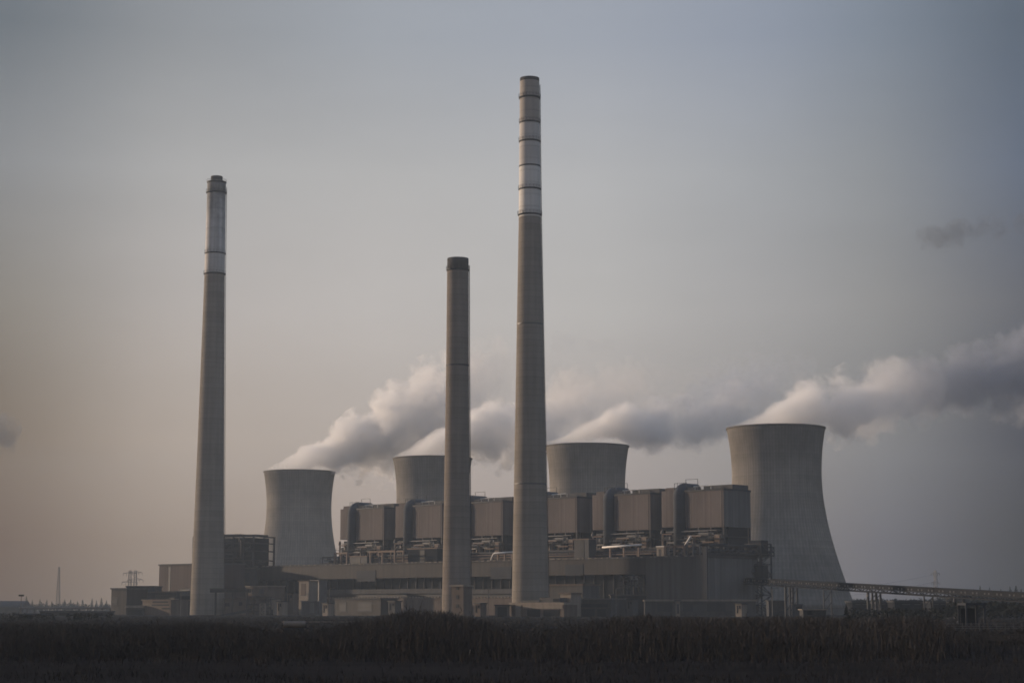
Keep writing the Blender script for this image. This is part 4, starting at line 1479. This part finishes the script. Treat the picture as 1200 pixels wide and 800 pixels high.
t = empty('marker_stake', 'thin pale marker stake in the field before the thicket', 'stake', (X(549, 768, d), d, 0), 0)
m = MB(); m.tube([(0, 0, -.1), (.12, 0, .62)], .035, 6); m.build('post', 'pale', t)
m = MB(); m.box(.09, -.05, .62, .17, .05, .72); m.build('cap', 'pale', t)

# ------------------------------------------------------------------ haze
hz = MB(); hz.box(-2700, -260, -2.0, 2700, 3500, 275)
hm = bpy.data.materials.new('haze_air')
N, L = nt(hm)
N.remove(N['Principled BSDF'])
pv = N.new('ShaderNodeVolumePrincipled')
pv.inputs['Color'].default_value = (.7, .84, 1.0, 1)
pv.inputs['Density'].default_value = 0.95e-4
pv.inputs['Anisotropy'].default_value = .2
L.new(pv.outputs[0], N['Material Output'].inputs['Volume'])
tag(hz.build('haze', hm), None, None, kind='stuff')

# ------------------------------------------------------------------ sky and sun
SUN_AZ, SUN_EL = R(-64.5), R(8)
sdir = Vector((math.sin(SUN_AZ) * math.cos(SUN_EL), math.cos(SUN_AZ) * math.cos(SUN_EL), math.sin(SUN_EL)))
w = bpy.data.worlds.new('World')
scene.world = w
w.use_nodes = True
N, L = w.node_tree.nodes, w.node_tree.links
bg = N['Background']
sky = N.new('ShaderNodeTexSky')
sky.sky_type = 'NISHITA'
sky.sun_disc = False
sky.sun_elevation = SUN_EL
sky.sun_rotation = SUN_AZ
sky.air_density = 1.5
sky.dust_density = 4
L.new(sky.outputs[0], bg.inputs['Color'])
bg.inputs['Strength'].default_value = .05
# thin overcast veil: brightest towards the middle of the view's sky, bluer above, browner low down on the sun's side
tc = N.new('ShaderNodeTexCoord')
sep = N.new('ShaderNodeSeparateXYZ')
L.new(tc.outputs['Generated'], sep.inputs[0])
az = math_node(N, L, 'MULTIPLY', math_node(N, L, 'ARCTAN2', sep.outputs['X'], sep.outputs['Y']), 180 / math.pi)
el = math_node(N, L, 'MULTIPLY', math_node(N, L, 'ARCSINE', sep.outputs['Z']), 180 / math.pi)


def s2l(c):
    return tuple((v / 255 / 12.92 if v / 255 <= .04045 else ((v / 255 + .055) / 1.055) ** 2.4) for v in c)


AZS = [-90, -45, -24, -15.2, -10.5, -4, 2.5, 7.7, 11.5, 15.2, 24, 60, 110]
ELS = [0.3, 2, 5, 9, 13.1, 17.2, 30, 60]
#SKYTABLE
SKY = {
    0.3: [(155.8, 119.7, 89.3), (141.5, 114.9, 93.1), (92.0, 62.8, 32.6), (84.5, 56.8, 29.0), (146.8, 128.7, 113.0), (167.9, 149.9, 138.1), (159.7, 145.3, 138.4), (126.6, 119.9, 119.2), (95.0, 93.6, 100.5), (12.4, 12.3, 16.6), (12.4, 12.3, 19.3), (93.1, 95.0, 100.7), (140.6, 142.5, 148.2)],
    2: [(164, 126, 94), (149, 121, 98), (96.8, 66.1, 34.3), (89.0, 59.8, 30.5), (154.5, 135.5, 118.9), (176.7, 157.8, 145.4), (168.1, 152.9, 145.7), (133.3, 126.2, 125.5), (100.0, 98.5, 105.8), (13.1, 12.9, 17.5), (13.1, 12.9, 20.3), (98, 100, 106), (148, 150, 156)],
    5: [(148, 124, 103), (142, 124, 108), (113.0, 92.7, 72.0), (109.1, 89.8, 69.8), (180.1, 164.9, 152.0), (189.6, 176.6, 167.2), (181.3, 170.6, 165.0), (156.1, 150.9, 148.0), (125.5, 124.8, 127.0), (36.8, 41.3, 58.9), (33.4, 38.8, 57.5), (98, 100, 106), (148, 150, 156)],
    9: [(156, 136, 116), (149, 136, 121), (134.7, 128.2, 122.3), (135.4, 129.2, 122.3), (184.2, 177.1, 173.3), (198.1, 192.3, 189.1), (191.5, 188.2, 185.7), (170.4, 168.1, 168.3), (146.2, 144.9, 145.0), (99.3, 100.7, 109.1), (86.8, 91.3, 103.2), (98, 100, 106), (148, 150, 156)],
    13.1: [(144, 134, 124), (140, 136, 130), (142.1, 143.5, 148.6), (142.8, 144.6, 148.6), (177.8, 176.9, 177.2), (186.1, 185.1, 185.2), (188.6, 188.7, 190.6), (169.4, 171.8, 176.3), (145.1, 148.7, 154.3), (100.2, 110.1, 128.5), (90.4, 100.1, 118.3), (98, 100, 106), (148, 150, 156)],
    17.2: [(128, 126, 124), (123, 125, 127), (111.7, 119.3, 129.1), (109.4, 117.3, 126.0), (148.4, 151.8, 157.0), (165.1, 169.9, 178.1), (164.3, 170.2, 181.7), (150.6, 158.6, 174.2), (129.4, 139.5, 153.6), (93.8, 105.2, 120.6), (86.8, 98.9, 116.8), (98, 100, 106), (148, 150, 156)],
    30: [(141, 153, 172), (141, 153, 172), (141, 153, 172), (141, 153, 172), (141, 153, 172), (141, 153, 172), (141, 153, 172), (141, 153, 172), (141, 153, 172), (141, 153, 172), (141, 153, 172), (141, 153, 172), (141, 153, 172)],
    60: [(131, 149, 178), (131, 149, 178), (131, 149, 178), (131, 149, 178), (131, 149, 178), (131, 149, 178), (131, 149, 178), (131, 149, 178), (131, 149, 178), (131, 149, 178), (131, 149, 178), (131, 149, 178), (131, 149, 178)],
}
#ENDSKYTABLE
prev = None
azn = math_node(N, L, 'DIVIDE', math_node(N, L, 'ADD', az, 180), 360)
for e_i, e in enumerate(ELS):
    cr = N.new('ShaderNodeValToRGB')
    ramp = cr.color_ramp
    while len(ramp.elements) < len(AZS):
        ramp.elements.new(.5)
    for k_i, a in enumerate(AZS):
        ramp.elements[k_i].position = (a + 180) / 360
    for k_i, a in enumerate(AZS):
        ramp.elements[k_i].color = (*s2l(SKY[e][k_i]), 1)
    ramp.interpolation = 'LINEAR'
    L.new(azn, cr.inputs[0])
    if prev is None:
        prev = cr.outputs[0]
    else:
        mr = N.new('ShaderNodeMapRange')
        mr.inputs['From Min'].default_value = ELS[e_i - 1]
        mr.inputs['From Max'].default_value = e
        L.new(el, mr.inputs['Value'])
        mx = N.new('ShaderNodeMix')
        mx.data_type = 'RGBA'
        L.new(mr.outputs[0], mx.inputs['Factor'])
        L.new(prev, mx.inputs['A'])
        L.new(cr.outputs[0], mx.inputs['B'])
        prev = mx.outputs['Result']
bg2 = N.new('ShaderNodeBackground')
L.new(prev, bg2.inputs['Color'])
# faint uneven layers of the veil
mp = N.new('ShaderNodeMapping')
mp.inputs['Scale'].default_value = (4, 4, 16)
mp.inputs['Rotation'].default_value = (R(4), R(7), 0)
L.new(tc.outputs['Generated'], mp.inputs['Vector'])
vn = N.new('ShaderNodeTexNoise')
vn.inputs['Scale'].default_value = 1.3
vn.inputs['Detail'].default_value = 6
vn.inputs['Roughness'].default_value = .55
L.new(mp.outputs[0], vn.inputs['Vector'])
vr = N.new('ShaderNodeMapRange')
vr.inputs['From Min'].default_value = .25
vr.inputs['From Max'].default_value = .75
vr.inputs['To Min'].default_value = .955
vr.inputs['To Max'].default_value = 1.045
L.new(vn.outputs['Fac'], vr.inputs['Value'])
L.new(vr.outputs[0], bg2.inputs['Strength'])
ms = N.new('ShaderNodeMixShader')
ms.inputs[0].default_value = .88
L.new(bg.outputs[0], ms.inputs[1])
L.new(bg2.outputs[0], ms.inputs[2])
L.new(ms.outputs[0], N['World Output'].inputs['Surface'])

sl = bpy.data.lights.new('sun', 'SUN')
sl.energy = 4.4
sl.angle = R(.6)
sl.color = (1.0, .76, .55)
so = bpy.data.objects.new('sun', sl)
C.objects.link(so)
so.rotation_euler = (-sdir).to_track_quat('-Z', 'Y').to_euler()

# ------------------------------------------------------------------ render settings
scene.render.engine = 'CYCLES'
cy = scene.cycles
cy.use_denoising = True
cy.use_adaptive_sampling = True
cy.adaptive_threshold = .03
cy.max_bounces = 10
cy.diffuse_bounces = 2
cy.glossy_bounces = 2
cy.volume_bounces = 5
cy.transparent_max_bounces = 16
cy.volume_step_rate = .2
cy.volume_max_steps = 512
cy.filter_width = 1.7
scene.view_settings.view_transform = 'Standard'
scene.view_settings.look = 'None'
scene.view_settings.exposure = 0
scene.view_settings.gamma = 1
